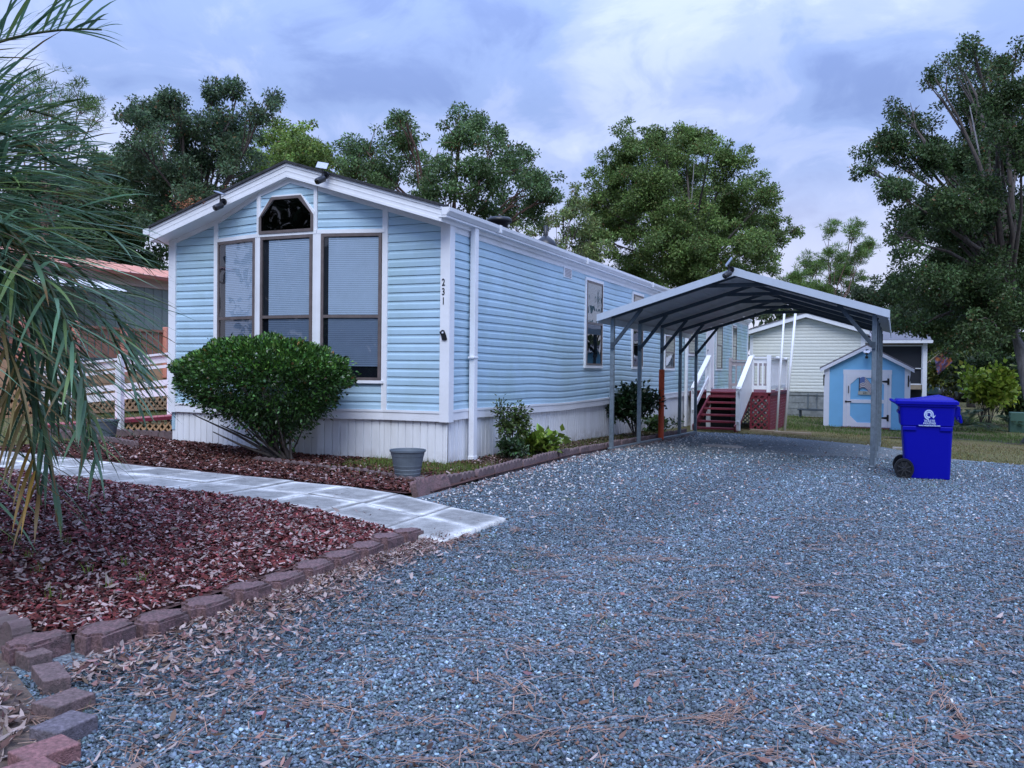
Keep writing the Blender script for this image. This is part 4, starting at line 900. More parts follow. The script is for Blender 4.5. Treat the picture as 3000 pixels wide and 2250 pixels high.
for k, (a, b_) in enumerate((((1.7, 12.3), (2.4, 12.15)), ((2.3, 11.9), (3.1, 12.05)))):
    b = MB(); b.beam((a[0], a[1], G(*a)+.03), (b_[0], b_[1], G(*b_)+.03), .09, .06); o = b.build('timber_edge', M['tanwood'], bevel=.008); tag(o, ('weathered timber lying in front of the red lattice', 'weathered timber lying right of the red lattice corner')[k], 'timber', 'timbers by the deck')
b = MB(); b.box(-.2, .2, -.2, .2, 0, .62); M['utilgreen'] = mat('utility_green', (.05, .12, .09), .6); o = b.build('utility_box', M['utilgreen'], bevel=.02); o.location = (8.16, 20.6, -.55); tag(o, 'dark green metal utility box half hidden behind the big trunk', 'utility box')
br = MB(); br.prism([(-.055, 0, .02), (-.02, 0, .05), (.005, 0, .045), (.03, 0, -.01), (.045, 0, -.06), (.03, 0, -.075), (-.02, 0, -.07), (-.03, 0, -.02), (-.06, 0, .03)], (0, .012, 0)); o = br.build('wall_bracket', M['black']); o.location = (-.035, -.05, 1.58); tag(o, 'small broken black bracket on the white corner post below the number', 'bracket')
b = MB(); b.box(-.03, .03, -.006, 0, -.02, .02); o = b.build('bracket_hole', M['shedwhite']); o.parent = bpy.data.objects['wall_bracket']; o.location = (-.01, -.0, .018); o.name = 'white_clip'; o.scale = (.35, 1, .5)
# ------------------------------------------------------------ left neighbour
M['nbgreen'] = mat('sage_siding', (.16, .21, .20), .6, var=.08, stretch=(1, 1, .2)); M['copper'] = mat('copper_metal_roof', (.72, .42, .35), .5, metal=.0, var=.08); M['rust'] = mat('rust_trim', (.22, .06, .04), .6); M['nbtan'] = mat('tan_fascia', (.42, .36, .33), .6)
M['decktan'] = mat('deck_tan', (.50, .30, .16), .8, var=.15); M['deckbrown'] = mat('deck_brown', (.32, .15, .10), .8, var=.2); M['deckpost'] = mat('deck_post_pink', (.66, .27, .20), .7)
nb = thing('neighbour_home', 'sage green mobile home with pink copper metal roof behind the palm', 'mobile home', (-11.4, 2.98, .33), R(-86.4))
# local x runs along the visible wall, local y outwards (towards camera-side is +y)
b = MB(); b.box(-14, 6, -.05, 0, .5, 2.86)
n = 66
for i in range(n): x = -14+i*.3; b.box(x, x+.14, 0, .014, .5, 2.86)
b.box(-14, 6, -4.2, -.05, .5, 2.8)
b.build('wall', M['nbgreen'], nb)
b = MB(); b.box(-14.1, 6.1, -.02, .05, 2.70, 2.92); b.build('fascia', M['nbtan'], nb)
b = MB(); b.hexa([(-14.2, .32, 2.93), (6.2, .32, 2.93), (6.2, -2.2, 3.45), (-14.2, -2.2, 3.45), (-14.2, .32, 2.97), (6.2, .32, 2.97), (6.2, -2.2, 3.49), (-14.2, -2.2, 3.49)])
for i in range(50):
    x = -14.1+i*.4; b.hexa([(x, .325, 2.968), (x+.04, .325, 2.968), (x+.04, -2.2, 3.488), (x, -2.2, 3.488), (x, .325, 2.998), (x+.04, .325, 2.998), (x+.04, -2.2, 3.518), (x, -2.2, 3.518)])
rf3 = b.build('roof', M['copper'], nb)
b = MB(); b.box(-14.2, 6.2, .325, .345, 2.88, 2.96); b.build('drip_edge', M['rust'], rf3)
b = MB(); b.hexa([(-2.1, .02, 2.72), (2.2, .02, 2.72), (2.2, .95, 2.42), (-2.1, .95, 2.42), (-2.1, .02, 2.74), (2.2, .02, 2.74), (2.2, .95, 2.44), (-2.1, .95, 2.44)])
for i in range(18): x = -2.1+i*.24; b.hexa([(x, .02, 2.742), (x+.06, .02, 2.742), (x+.06, .95, 2.442), (x, .95, 2.442), (x, .02, 2.765), (x+.06, .02, 2.765), (x+.06, .95, 2.465), (x, .95, 2.465)])
b.build('awning', M['white'], nb)
b = MB(); b.box(-14, 6, -.04, .0, -.2, .5); b.build('skirting', M['deckbrown'], nb)
nd = thing('neighbour_deck', 'raised tan and brown wooden deck with pink posts in front of the sage green home', 'deck', (-11.4, 2.98, .3), R(-86.4))
b = MB(); b.box(-8, 5, 1.5, 1.54, .50, .95); b.box(-8, 5, .1, 1.5, .90, .95); b.build('deck_platform', M['decktan'], nd)
b = MB(); b.box(-8, 5, 1.47, 1.56, 1.60, 1.65); b.box(-8, 5, 1.47, 1.53, 1.02, 1.08); b.box(4.95, 5, 1.475, 1.525, 1.08, 1.60)
for i in range(72): x = -8+i*.18; b.box(x, x+.13, 1.5, 1.52, 1.02, 1.60)
b.build('railing', M['deckbrown'], nd)
for x in np.arange(-7.6, 5, 1.25): b = MB(); b.box(x-.06, x+.06, 1.53, 1.64, .6, 1.72); b.build('post', M['deckpost'], nd, bevel=.01)
lattice('lattice', (4.9, 1.52), (-7.9, 1.52), -.1, .5, M['decktan'], nd, pitch=.16, w=.045)

# ------------------------------------------------------------ ramp on the left side of the home
M['rampred'] = mat('ramp_red', (.66, .27, .31), .7, var=.12)
rp = thing('wheelchair_ramp', 'pinkish red board ramp with white slatted rails left of the blue home', 'ramp', (0, 0, 0))
RZ = lambda x: .44+(x+5.1)*.085     # rises to the right
ry0, ry1 = .55, 2.3
b = MB(); x = -12.2
while x < -4.3: b.hexa([(x, ry0, RZ(x)-.03), (x+.13, ry0, RZ(x+.13)-.03), (x+.13, ry1, RZ(x+.13)-.03), (x, ry1, RZ(x)-.03), (x, ry0, RZ(x)), (x+.13, ry0, RZ(x+.13)), (x+.13, ry1, RZ(x+.13)), (x, ry1, RZ(x))]); x += .14
b.build('ramp_boards', M['rampred'], rp)
b = MB(); b.beam((-8.6, ry0-.01, RZ(-8.6)-.06), (-4.3, ry0-.01, RZ(-4.3)-.05), .03, .05); b.build('ramp_edge', M['red'], rp)
lattice('lattice', (-6.4, ry0+.02), (-4.3, ry0+.02), .06, .36, M['decktan'], rp, pitch=.12, w=.03, frame=False)
for yy in (ry1,):
    for (dz, w_) in ((.42, .13), (.58, .10), (.86, .05), (.98, .11)):
        b = MB(); b.beam((-12.0, yy, RZ(-12.0)+dz-.03), (-4.3, yy, RZ(-4.3)+dz), .035, w_); b.build('rail', M['white'], rp)
    b = MB(); b.beam((-12.0, yy, RZ(-12.0)+1.04), (-4.3, yy, RZ(-4.3)+1.07), .14, .035); b.build('rail', M['white'], rp)
    for x in (-11.5, -10.2, -8.9, -7.7, -6.5, -5.4, -4.5): b = MB(); b.box(x-.045, x+.045, yy-.07, yy-.02, .0, RZ(x)+1.0); b.build('post', M['white'], rp)
for x in (-5.72, -6.55): b = MB(); b.box(x-.035, x+.035, ry0-.10, ry0-.03, .1, RZ(x)+.95); b.build('post', M['white'], rp)

# ------------------------------------------------------------ foliage tools
def leaf_quad(w=.56, fold=.12):   # unit leaf along +x: 6 verts, two quads folded on the midrib
    v = [(0, 0, 0), (.35, w/2, fold), (.35, -w/2, fold), (1, 0, 0), (.55, 0, -.02)]
    return [(0, 0, 0), (.4, w/2, fold*.8), (1, 0, -.05), (.4, -w/2, fold*.8)], [(0, 3, 2, 1)]
LV, LF = leaf_quad()
def dirmats(D, rs, spin=np.pi):
    """rotation matrices whose x axis is D (n,3), random spin"""
    n = len(D); D = D/np.linalg.norm(D, axis=1, keepdims=True)
    ref = np.where(np.abs(D[:, 2:3]) > .9, np.array([[1., 0, 0]]), np.array([[0, 0, 1.]]))
    Y = np.cross(ref, D); Y /= np.linalg.norm(Y, axis=1, keepdims=True); Z = np.cross(D, Y)
    a = rs.uniform(-spin, spin, n)[:, None]; Y2 = Y*np.cos(a)+Z*np.sin(a); Z2 = np.cross(D, Y2)
    return np.stack([D, Y2, Z2], -1)
def greens(n, rs, base, var=.35, warm=.0):
    c = np.array(base)[None]*np.exp(rs.normal(0, var, (n, 1))); c = c*(1+rs.normal(0, .08, (n, 3)))
    if warm > 0:
        k = rs.random(n) < warm; c[k] = np.array([.13, .075, .03])*np.exp(rs.normal(0, .3, (k.sum(), 1)))
    return np.clip(c, .003, .6)
def tree(name, label, base, lobes, leafcol, barkmat, seed, leaf=.13, dens=1.0, trunk_r=.22, group='trees beyond the homes', kind='oak', warm=.03, gapk=.55, cat='tree', extra_limbs=True, z0=None):
    rs = np.random.RandomState(seed); r2 = random.Random(seed)
    t = thing(name, label, cat, (base[0], base[1], 0), 0, group); ox, oy = base
    zg = G(*base)-.1 if z0 is None else z0
    lobes = [(a, b, c, d*1.0) for a, b, c, d in lobes]; leaf = leaf*.95; lob = np.array(lobes); cz = lob[:, 2].mean(); zt = lob[:, 2].max(); cxy = lob[:, :2].mean(0)
    # trunk and limbs
    mb = MB(); fork = zg+(cz-zg)*.42; top = Vector((cxy[0]-ox, cxy[1]-oy, cz+(zt-cz)*.55))
    spine = [Vector((0, 0, zg)), Vector((r2.uniform(-.1, .1), r2.uniform(-.1, .1), zg+.5)), Vector((top.x*.12, top.y*.12, fork*.6)), Vector((top.x*.3, top.y*.3, fork)), Vector((top.x*.6, top.y*.6, (fork+top.z)/2)), Vector((top.x*.9, top.y*.9, top.z))]
    mb.tube(spine, [trunk_r*1.5, trunk_r*1.05, trunk_r*.85, trunk_r*.28, trunk_r*.10, .012], 10)
    mb.build('trunk', barkmat, t, smooth=True); mb = MB(); tw = []
    for (x, y, z, r_) in lobes:
        e = Vector((x-ox, y-oy, z)); k = r2.uniform(.25, .6); s = spine[3].lerp(spine[4], k) if e.z > spine[3].z else spine[2].lerp(spine[3], .8)
        mid = s.lerp(e, .5)+Vector((r2.uniform(-.2, .2), r2.uniform(-.2, .2), (e-s).length*.08*(1 if kind != 'pine' else 0)))
        r0 = min(trunk_r*.35, .018+.013*(e-s).length)
        mb.tube([s, s.lerp(mid, .5)+Vector((r2.gauss(0, .12), r2.gauss(0, .12), 0)), mid, mid.lerp(e, .5)+Vector((r2.gauss(0, .1), r2.gauss(0, .1), .05)), e], [r0, r0*.8, r0*.55, r0*.35, .015], 6, False)
        for q in range(5 if kind == 'oak' else 3):
            d = Vector((r2.gauss(0, 1), r2.gauss(0, 1), r2.gauss(.3, .8))).normalized()*r_*r2.uniform(.6, 1.05); a = mid.lerp(e, r2.uniform(.3, 1)); mb.tube([a, a.lerp(e+d, .5)+Vector((0, 0, .06)), e+d], [.022, .015, .007], 4, False); tw.append(e+d)
    mb.build('limbs', M['bark'] if barkmat is M['barkgrey'] else barkmat, t, smooth=True)
    # crown: sprays of leaves; each lobe is a set of offset sub-clumps so the outline stays ragged
    P = []; D = []; Cs = []; Sz = []
    for (x, y, z, r_) in lobes:
        c = np.array([x-ox, y-oy, z]); ns = max(6, int(15*dens*(r_/.8)**1.7)); 
        for s in range(ns):
            d = rs.normal(0, 1, 3); d /= np.linalg.norm(d); rr = r_*rs.uniform(.25, 1.3); sc_ = c+d*rr*np.array([1, 1, .85]); sr = rs.uniform(.18, .50)*(.6+.45*r_)*(1.15-.35*rr/r_)
            if kind == 'pine': sr *= .8
            dl = dens*(.75 if (name, seed) == ('oak_tree', 20) and z > 8.2 else 1); nl = int(330*dl*(sr/.45)**2*(.13/leaf)**1.3*rs.uniform(.5, 1.3))
            q = rs.normal(0, 1, (nl, 3)); q /= np.linalg.norm(q, axis=1, keepdims=True); rad = sr*rs.random(nl)**.45*rs.uniform(.8, 1.25, nl)
            pp = sc_+q*rad[:, None]*np.array([1, 1, .72 if kind == 'oak' else .5]); dd = q*.7+rs.normal(0, .6, (nl, 3))+np.array([0, 0, -.15 if kind == 'oak' else .4])
            tone = np.exp(rs.normal(0, .16)); cc = greens(nl, rs, tuple(q_*1.12 for q_ in leafcol), .28, warm if rs.random() < .5 else 0)*tone
            P.append(pp); D.append(dd); Cs.append(cc); Sz.append(leaf*rs.uniform(.6, 1.3, nl))
    P = np.concatenate(P); D = np.concatenate(D); Cs = np.concatenate(Cs); Sz = np.concatenate(Sz)
    if kind == 'pine':
        Sc = np.stack([Sz*1.5, Sz*.35, Sz*.35], 1)
    else: Sc = np.stack([Sz, Sz, Sz], 1)
    scatter('crown', LV, LF, P, dirmats(D, rs), Sc, Cs, M['leaf'], t)
    return t
TREES = {
'pine_far_left':((-21.6,12.0),[(-21.2,13.2,10.4,0.71),(-22.1,12.6,10.6,0.83),(-20.8,10.5,9.7,0.87),(-24.8,13.0,9.8,0.99),(-20.0,11.5,8.9,0.67),(-19.9,12.5,9.5,0.52),(-23.4,13.1,9.9,0.85)]),
'oak_left':((-14.9,11.6),[(-17.5,12.7,9.4,0.95),(-14.2,10.3,8.7,0.54),(-14.7,12.3,9.5,0.53),(-14.3,13.0,9.9,0.48),(-11.9,11.1,8.4,0.44),(-13.8,14.1,9.9,0.33),(-14.4,11.1,8.0,0.96),(-13.8,11.5,7.7,1.02),(-14.8,13.6,8.8,0.77),(-15.1,9.6,7.7,0.78),(-17.0,11.9,7.6,1.03),(-15.7,11.6,6.8,1.05),(-13.5,10.7,6.2,0.93),(-15.0,13.7,7.6,0.84),(-14.3,10.5,5.4,0.89),(-13.8,12.2,6.2,0.73)]),
'bright_mid_left':((-16.4,18.6),[(-17.6,19.9,10.1,1.03),(-14.6,16.9,8.8,0.91),(-16.7,20.7,9.6,0.83),(-16.9,18.0,8.7,1.10),(-16.9,17.2,7.7,1.01),(-17.7,20.6,8.8,1.12),(-14.0,17.4,7.5,0.86),(-15.2,20.2,7.4,0.81)]),
'fill_left':((-22.7,14.7),[(-22.8,15.9,8.6,1.31),(-21.2,13.2,6.7,1.31),(-26.0,15.8,8.0,1.49),(-24.2,13.0,6.4,1.48),(-21.3,14.8,6.0,1.38),(-22.2,17.2,7.2,1.35),(-21.3,12.9,5.3,1.18),(-26.0,15.0,5.5,1.19),(-21.3,15.6,4.9,1.15),(-23.9,12.4,4.4,1.09),(-24.5,16.6,4.8,1.09)]),
'oak_mid':((-9.1,17.4),[(-12.6,17.5,9.0,0.79),(-10.6,16.9,9.0,0.87),(-9.8,15.6,9.2,0.44),(-11.0,19.0,8.6,0.99),(-8.1,16.2,8.7,0.82),(-9.0,17.9,9.7,0.47),(-8.2,19.2,9.1,0.78),(-7.2,16.1,7.4,1.08),(-7.7,20.1,8.6,0.74),(-6.3,18.0,7.3,0.73),(-5.8,18.0,6.9,0.45),(-7.9,20.1,7.1,0.92),(-8.4,15.6,6.9,0.86),(-11.6,17.5,7.8,0.96),(-12.5,16.6,8.0,0.71),(-9.2,15.5,6.5,0.76),(-12.2,18.4,6.8,0.87),(-7.7,16.7,6.3,0.66),(-6.5,18.5,6.5,0.58)]),
'small_mid':((-8.4,26.4),[(-8.2,27.8,8.9,0.60),(-7.5,24.2,7.4,0.69),(-10.1,28.5,7.8,0.70),(-7.3,25.6,7.2,0.71),(-9.6,25.3,6.8,0.58),(-9.2,28.6,6.8,0.78),(-6.5,24.4,5.9,0.82),(-11.0,27.2,7.8,0.46)]),
'big_centre':((-4.6,32.4),[(-6.4,30.1,11.2,1.25),(-5.5,31.7,12.0,0.96),(-4.8,35.0,12.9,1.02),(-2.8,30.1,10.9,0.90),(-5.7,34.3,11.6,1.36),(-7.5,31.3,10.3,1.29),(-5.5,30.0,9.3,1.54),(-4.9,35.6,10.7,1.73),(-2.2,31.0,10.5,1.07),(-2.0,34.3,9.8,1.31),(-3.2,34.8,8.5,1.93),(-4.4,29.5,7.3,1.89),(-8.0,33.9,8.7,1.72),(-8.1,29.9,8.8,0.95),(-0.8,33.0,9.1,0.79),(-1.0,37.0,8.6,1.03),(-1.1,30.9,6.8,1.21),(0.3,36.3,8.2,0.40),(-0.3,35.0,7.7,0.49),(-3.8,30.2,5.9,1.83),(-7.4,34.5,6.5,1.73),(-7.8,29.0,7.1,1.08),(-2.2,33.4,5.7,1.29),(-1.1,36.3,6.6,0.68)]),
'pine_right':((1.4,45.9),[(1.3,43.8,9.3,0.58),(2.5,45.8,9.4,0.63),(3.2,49.9,9.1,0.55),(1.6,42.1,7.7,0.67),(-0.1,48.0,7.5,0.95),(2.8,46.6,8.1,0.72),(-0.4,42.6,6.3,0.76),(1.9,50.2,7.4,1.07),(0.9,42.6,5.7,0.76)]),
'far_fill_right':((3.5,53.4),[(-1.5,55.7,6.5,1.31),(1.0,49.5,5.7,1.28),(2.9,52.9,6.2,1.23),(4.7,57.1,6.9,1.17),(5.9,50.0,5.6,1.04),(3.4,56.7,5.0,1.41),(1.9,52.1,4.8,1.33),(5.1,51.5,4.5,1.29),(-0.1,56.2,4.8,1.43),(-2.8,46.9,5.2,1.26),(-1.8,52.4,4.8,1.37),(-4.6,51.8,6.2,1.38),(0.1,47.8,5.2,1.25)]),
'big_right':((6.7,15.5),[(6.2,16.7,9.4,0.49),(6.3,12.6,8.3,0.26),(7.1,18.8,9.7,0.57),(7.3,14.4,8.6,0.48),(5.6,14.4,8.3,0.41),(6.5,18.2,8.8,0.71),(7.0,12.7,7.1,0.67),(5.0,16.8,8.1,0.50),(4.3,14.8,6.8,0.39),(4.7,12.5,6.3,0.42),(5.5,18.2,7.8,0.57),(5.5,12.7,5.9,0.46),(6.5,15.8,6.6,0.77),(7.7,17.9,7.1,0.91),(4.7,11.6,5.1,0.44),(4.0,17.1,6.8,0.28),(5.4,14.1,5.2,0.70),(6.4,14.1,5.1,0.96),(8.0,19.0,5.7,1.14),(4.9,11.9,4.1,0.56),(6.1,16.6,4.4,0.99),(7.2,16.6,4.1,1.14),(5.3,12.3,3.1,0.68),(6.8,18.6,3.1,1.05),(7.4,14.0,2.6,0.78),(5.2,14.6,5.1,0.50),(7.1,18.1,8.1,0.84),(7.2,12.7,6.2,0.66),(7.0,18.0,6.5,0.93),(7.4,15.7,4.5,0.93),(6.5,13.5,3.3,0.86),(8.0,19.2,3.6,0.86),(6.0,12.7,4.8,0.68),(4.9,15.5,3.2,0.52),(5.9,16.7,2.9,0.63),(6.5,12.5,2.0,0.52),(7.8,18.8,2.1,0.57),(5.4,13.7,2.3,0.40),(6.1,14.3,2.3,0.49),(7.4,18.6,3.2,0.85)]),
'understory_right':((8.5,42.4),[(6.7,40.7,3.5,1.04),(7.6,40.5,2.6,1.03),(9.3,46.0,2.4,1.32),(9.8,39.7,2.1,0.99),(6.1,43.0,2.7,0.73),(8.4,43.4,1.5,0.90),(9.4,39.8,1.0,0.83),(11.2,47.1,1.5,1.14),(7.0,39.7,1.8,0.59)]),
}
OAKG = (.040, .068, .026)
tree('pine_tree', 'tall pine with flat tufted top at the far left, behind the palm fronds', *TREES['pine_far_left'], (0.087, 0.145, 0.043), M['pinebark'], 11, .13, .9, .17, kind='pine')
tree('oak_tree', 'dark ragged oak with thin reddish top shoots, above the left roof slope', *TREES['oak_left'], (0.065, 0.109, 0.055), M['bark'], 12, .10, 1.1, .25, warm=.07)
tree('broadleaf_tree', 'rounded yellow green tree directly behind the roof ridge', *TREES['bright_mid_left'], (0.145, 0.217, 0.051), M['bark'], 13, .13, 1.15, .22)
tree('broadleaf_tree', 'dense dark tree mass low behind the sage green home', *TREES['fill_left'], (0.065, 0.116, 0.043), M['bark'], 14, .14, 1.2, .26)
tree('oak_tree', 'spreading oak with visible reddish limbs behind the right roof slope', *TREES['oak_mid'], (0.087, 0.145, 0.055), M['pinebark'], 15, .105, 1.0, .26)
tree('young_tree', 'small thin yellow green tree between the two larger oaks', *TREES['small_mid'], (0.145, 0.189, 0.065), M['bark'], 16, .13, .8, .12, warm=.05)
tree('oak_tree', 'very large full green oak rising behind the carport', *TREES['big_centre'], (0.109, 0.167, 0.046), M['barkgrey'], 17, .125, .98, .34, warm=.05)
tree('pine_tree', 'open crowned pine with separate tufts on crooked limbs right of the carport peak', *TREES['pine_right'], (0.116, 0.189, 0.051), M['pinebark'], 18, .16, 1.7, .15, kind='pine', extra_limbs=False)
tree('broadleaf_tree', 'grey green thicket top behind the cream house roof', *TREES['far_fill_right'], (0.072, 0.102, 0.052), M['bark'], 19, .2, .9, .2)
TREES['big_right'] = ((7.95, 14.0), TREES['big_right'][1])
tree('oak_tree', 'huge dark oak filling the right edge with a thick pale grey trunk', *TREES['big_right'], (.052, .088, .030), M['barkgrey'], 20, .082, 1.3, .33, warm=.05)
tree('broadleaf_tree', 'shaded understory tree with dark slim trunk right of the flag', *TREES['understory_right'], (0.058, 0.102, 0.036), M['bark'], 21, .17, 1.2, .16)
# hidden-base wood behind everything
def woods():
    rs = np.random.RandomState(5); P = []; C_ = []
    n = 26000
    a = rs.uniform(-1.32, .52, n)  # azimuth from +y
    rad = rs.uniform(62, 84, n); X = 4.8+np.sin(a)*rad; Y = -9.3+np.cos(a)*rad
    top = 4.6+1.6*np.sin(a*17)+1.1*np.sin(a*41+1)+.8*np.sin(a*90); Z = rs.uniform(-.3, 1, n)**1.0*top; Z = np.maximum(Z, -.4)
    cc = greens(n, rs, (.034, .052, .024), .35, .02)*(1+.35*np.sin(a*60+Z)[:, None]*.5)
    scatter('woods', LV, LF, np.stack([X, Y, Z], 1), dirmats(rs.normal(0, 1, (n, 3)), rs), rs.uniform(.5, 1.0, n), np.clip(cc, .004, .5), M['leaf'])
    o = bpy.data.objects['woods']; tag(o, 'continuous low dark woodland closing off the view behind all the homes', 'woods', kind='stuff')
woods()
def rear_woods():
    rs = np.random.RandomState(9); n = 40000; a = rs.uniform(2.0, 4.6, n); rad = rs.uniform(30, 44, n); X = 4.8+np.sin(a)*rad; Y = -9.3+np.cos(a)*rad
    top = 13+3.5*np.sin(a*7)+2.2*np.sin(a*17+1)+1.5*np.sin(a*43); Z = rs.random(n)*top; k = ~((a > 3.62) & (a < 3.75) & (Z > 5)); X, Y, Z = X[k], Y[k], Z[k]; n = len(X)
    scatter('rear_woods', LV, LF, np.stack([X, Y, Z], 1), dirmats(rs.normal(0, 1, (n, 3)), rs), rs.uniform(.5, 1.1, n), greens(n, rs, (.04, .06, .028), .35, .02), M['leaf'])
    tag(bpy.data.objects['rear_woods'], 'line of trees behind the viewer that the bay windows reflect', 'woods', kind='stuff')
rear_woods()

# ------------------------------------------------------------ clipped bush in front of the bay
def bush():
    rs = np.random.RandomState(31); r2 = random.Random(3)
    t = thing('clipped_bush', 'wide clipped evergreen bush with domed top on bare stems, in front of the bay window', 'bush', (-2.06, -.82, .03))
    mb = MB(); tips = []
    for i in range(26):
        a = r2.uniform(0, 6.28); s = r2.uniform(.35, 1.0); e = Vector((math.cos(a)*s*.82, math.sin(a)*s*.45, .62+r2.uniform(0, .35))); b0 = Vector((r2.uniform(-.12, .12)+.36, r2.uniform(-.06, .06), 0)); mid = b0.lerp(e, .4)+Vector((0, 0, -.05 if s > .7 else .08)); mb.tube([b0, mid, e], [r2.uniform(.012, .022), .010, .005], 6, False)
    for q in ((-.95, -.1, .55), (-.7, .1, .42), (-.55, -.2, .36)): mb.tube([(.3, 0, .05), (q[0]*.4+.1, q[1], q[2]*.6), q], [.022, .015, .006], 6, False)
    mb.build('stems', M['bark'], t, smooth=True)
    n = 36000
    # dome shell in local coords: half-ellipsoid-ish solid with flat bottom
    u = rs.normal(0, 1, (n, 3)); u /= np.linalg.norm(u, axis=1, keepdims=True)
    rad = 1-rs.random(n)**1.6*.25; stray = rs.random(n) < .015; rad[stray] *= rs.uniform(1.02, 1.12, stray.sum())
    A = np.array([1.15, .70, .47]); k = u.copy(); k[:, 2] = np.where(k[:, 2] < 0, k[:, 2]*.95, k[:, 2])
    lump = 1+.045*np.sin(u[:, 0]*14+u[:, 1]*6)*np.sin(u[:, 2]*12+2)+.05*np.sin(u[:, 0]*9+1)*np.sin(u[:, 2]*7)+.03*np.sin(u[:, 1]*11+u[:, 0]*5)
    P = np.stack([k[:, 0]*A[0], k[:, 1]*A[1], k[:, 2]*A[2]], 1)*(rad*lump)[:, None]
    P[:, 2] += 1.02
    # taper the underside towards the stems on the right-hand side
    low = P[:, 2] < .92; f = np.clip((.92-P[:, 2])/.36, 0, 1); near = np.exp(-((P[:, 0]-.38)/.5)**2)
    P[:, 0] -= np.where(low, f*(P[:, 0]-.30)*.30, 0); P[:, 1] *= np.where(low, 1-.3*f, 1); P[:, 2] -= np.where(low, near*rs.random(n)**1.4*.42*f+rs.random(n)**4*.2, 0)
    keep = ~(low & (rs.random(n) < .3*f*(1-near))); P = P[keep]; u = u[keep]; n = len(P)
    D = u+rs.normal(0, .55, (n, 3))+np.array([0, 0, .25])
    C_ = greens(n, rs, (.036, .09, .020), .45, .015); br = (u[:, 2] > .2) & (rs.random(n) < .4); C_[br] *= np.array([2.4, 2.1, 1.6])  # upper leaves brightened, light from above put into the leaf colour
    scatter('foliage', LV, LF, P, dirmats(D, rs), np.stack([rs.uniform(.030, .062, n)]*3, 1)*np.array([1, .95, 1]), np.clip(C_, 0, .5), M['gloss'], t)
bush()

def small_plant(name, label, loc, stems, leafsz, col, n, spread, h, seed, cat='shrub', crown=None, glossy='gloss', warm=0, wid=1.0):
    rs = np.random.RandomState(seed); r2 = random.Random(seed); t = thing(name, label, cat, loc); mb = MB(); tips = []
    for i in range(stems):
        a = r2.uniform(0, 6.28); s = r2.uniform(.2, 1)*spread; e = Vector((math.cos(a)*s, math.sin(a)*s*.7, h*r2.uniform(.55, 1))); mb.tube([(r2.uniform(-.03, .03), r2.uniform(-.03, .03), 0), e*.5+Vector((0, 0, h*.1)), e], [.010, .007, .003], 5, False); tips.append((e, Vector((0, 0, 0)).lerp(e, .55)+Vector((0, 0, h*.1))))
        for q in range(3):
            d = Vector((r2.gauss(0, .4), r2.gauss(0, .4), r2.uniform(.0, .5)))*spread*.5; mb.tube([e*.7+Vector((0, 0, h*.05)), e*.8+d], [.005, .002], 4, False); tips.append((e*.8+d, e*.7))
    mb.build('stems', M['bark'], t, smooth=True)
    k = n//len(tips); P = []; D = []
    for e, a in tips:
        s = rs.random(k)**.6; base = np.array(a)[None]*(1-s[:, None])+np.array(e)[None]*s[:, None]; off = rs.normal(0, 1, (k, 3))*spread*.13; P.append(base+off); D.append(off/(spread*.13)+rs.normal(0, .5, (k, 3))+np.array([0, 0, .3]))
    P = np.concatenate(P); D = np.concatenate(D); m_ = len(P); P[:, 2] = np.maximum(P[:, 2], .02)
    sz = leafsz*rs.uniform(.6, 1.3, m_); scatter('foliage', LV, LF, P, dirmats(D, rs, 1.2), np.stack([sz, sz*wid, sz], 1), greens(m_, rs, col, .3, warm), M[glossy], t); return t
small_plant('azalea', 'spindly azalea with yellow green top, against the side skirting by the downspout', (.34, 1.12, .03), 7, .05, (.06, .095, .022), 1500, .30, .80, 41)
small_plant('low_shrub', 'dark low leafy shrub at the foot of the spindly azalea', (.40, .95, .03), 9, .055, (.035, .07, .025), 900, .22, .26, 42)
small_plant('hosta', 'bright yellow green broad leaved clump in the side bed, right of the azalea', (.48, 1.62, .02), 16, .12, (.16, .24, .035), 420, .30, .26, 43, 'plant', wid=1.5)
small_plant('camellia', 'dark glossy shrub behind the orange post sleeve, between carport posts', (.50, 6.5, -.05), 14, .085, (.018, .040, .016), 2600, .48, 1.0, 44, wid=1.3)
small_plant('hosta', 'low green leafy plants under the dark shrub near the deck stairs', (.45, 8.6, -.1), 14, .09, (.08, .14, .04), 500, .4, .28, 45, 'plant', wid=1.3)
small_plant('yellow_shrub', 'bright yellow green leafy shrub left of the thick grey trunk', (7.55, 22.0, -.5), 14, .17, (.20, .27, .03), 1600, .85, 2.0, 46, wid=1.4, glossy='leaf')
small_plant('undergrowth_shrub', 'dark shrub thicket behind the yellow shrub', (7.6, 25.5, -.5), 20, .2, (.03, .05, .02), 4000, 1.5, 2.6, 47, glossy='leaf')
small_plant('undergrowth_shrub', 'dark shrub at the base of the thick grey trunk, towards the utility box', (8.6, 23.5, -.5), 16, .18, (.035, .06, .02), 2500, 1.0, 1.4, 48, glossy='leaf')
small_plant('undergrowth_shrub', 'yellowish shrub behind the flag by the porch', (6.9, 32.5, -.5), 20, .2, (.09, .11, .025), 3500, 1.3, 2.9, 49, glossy='leaf')
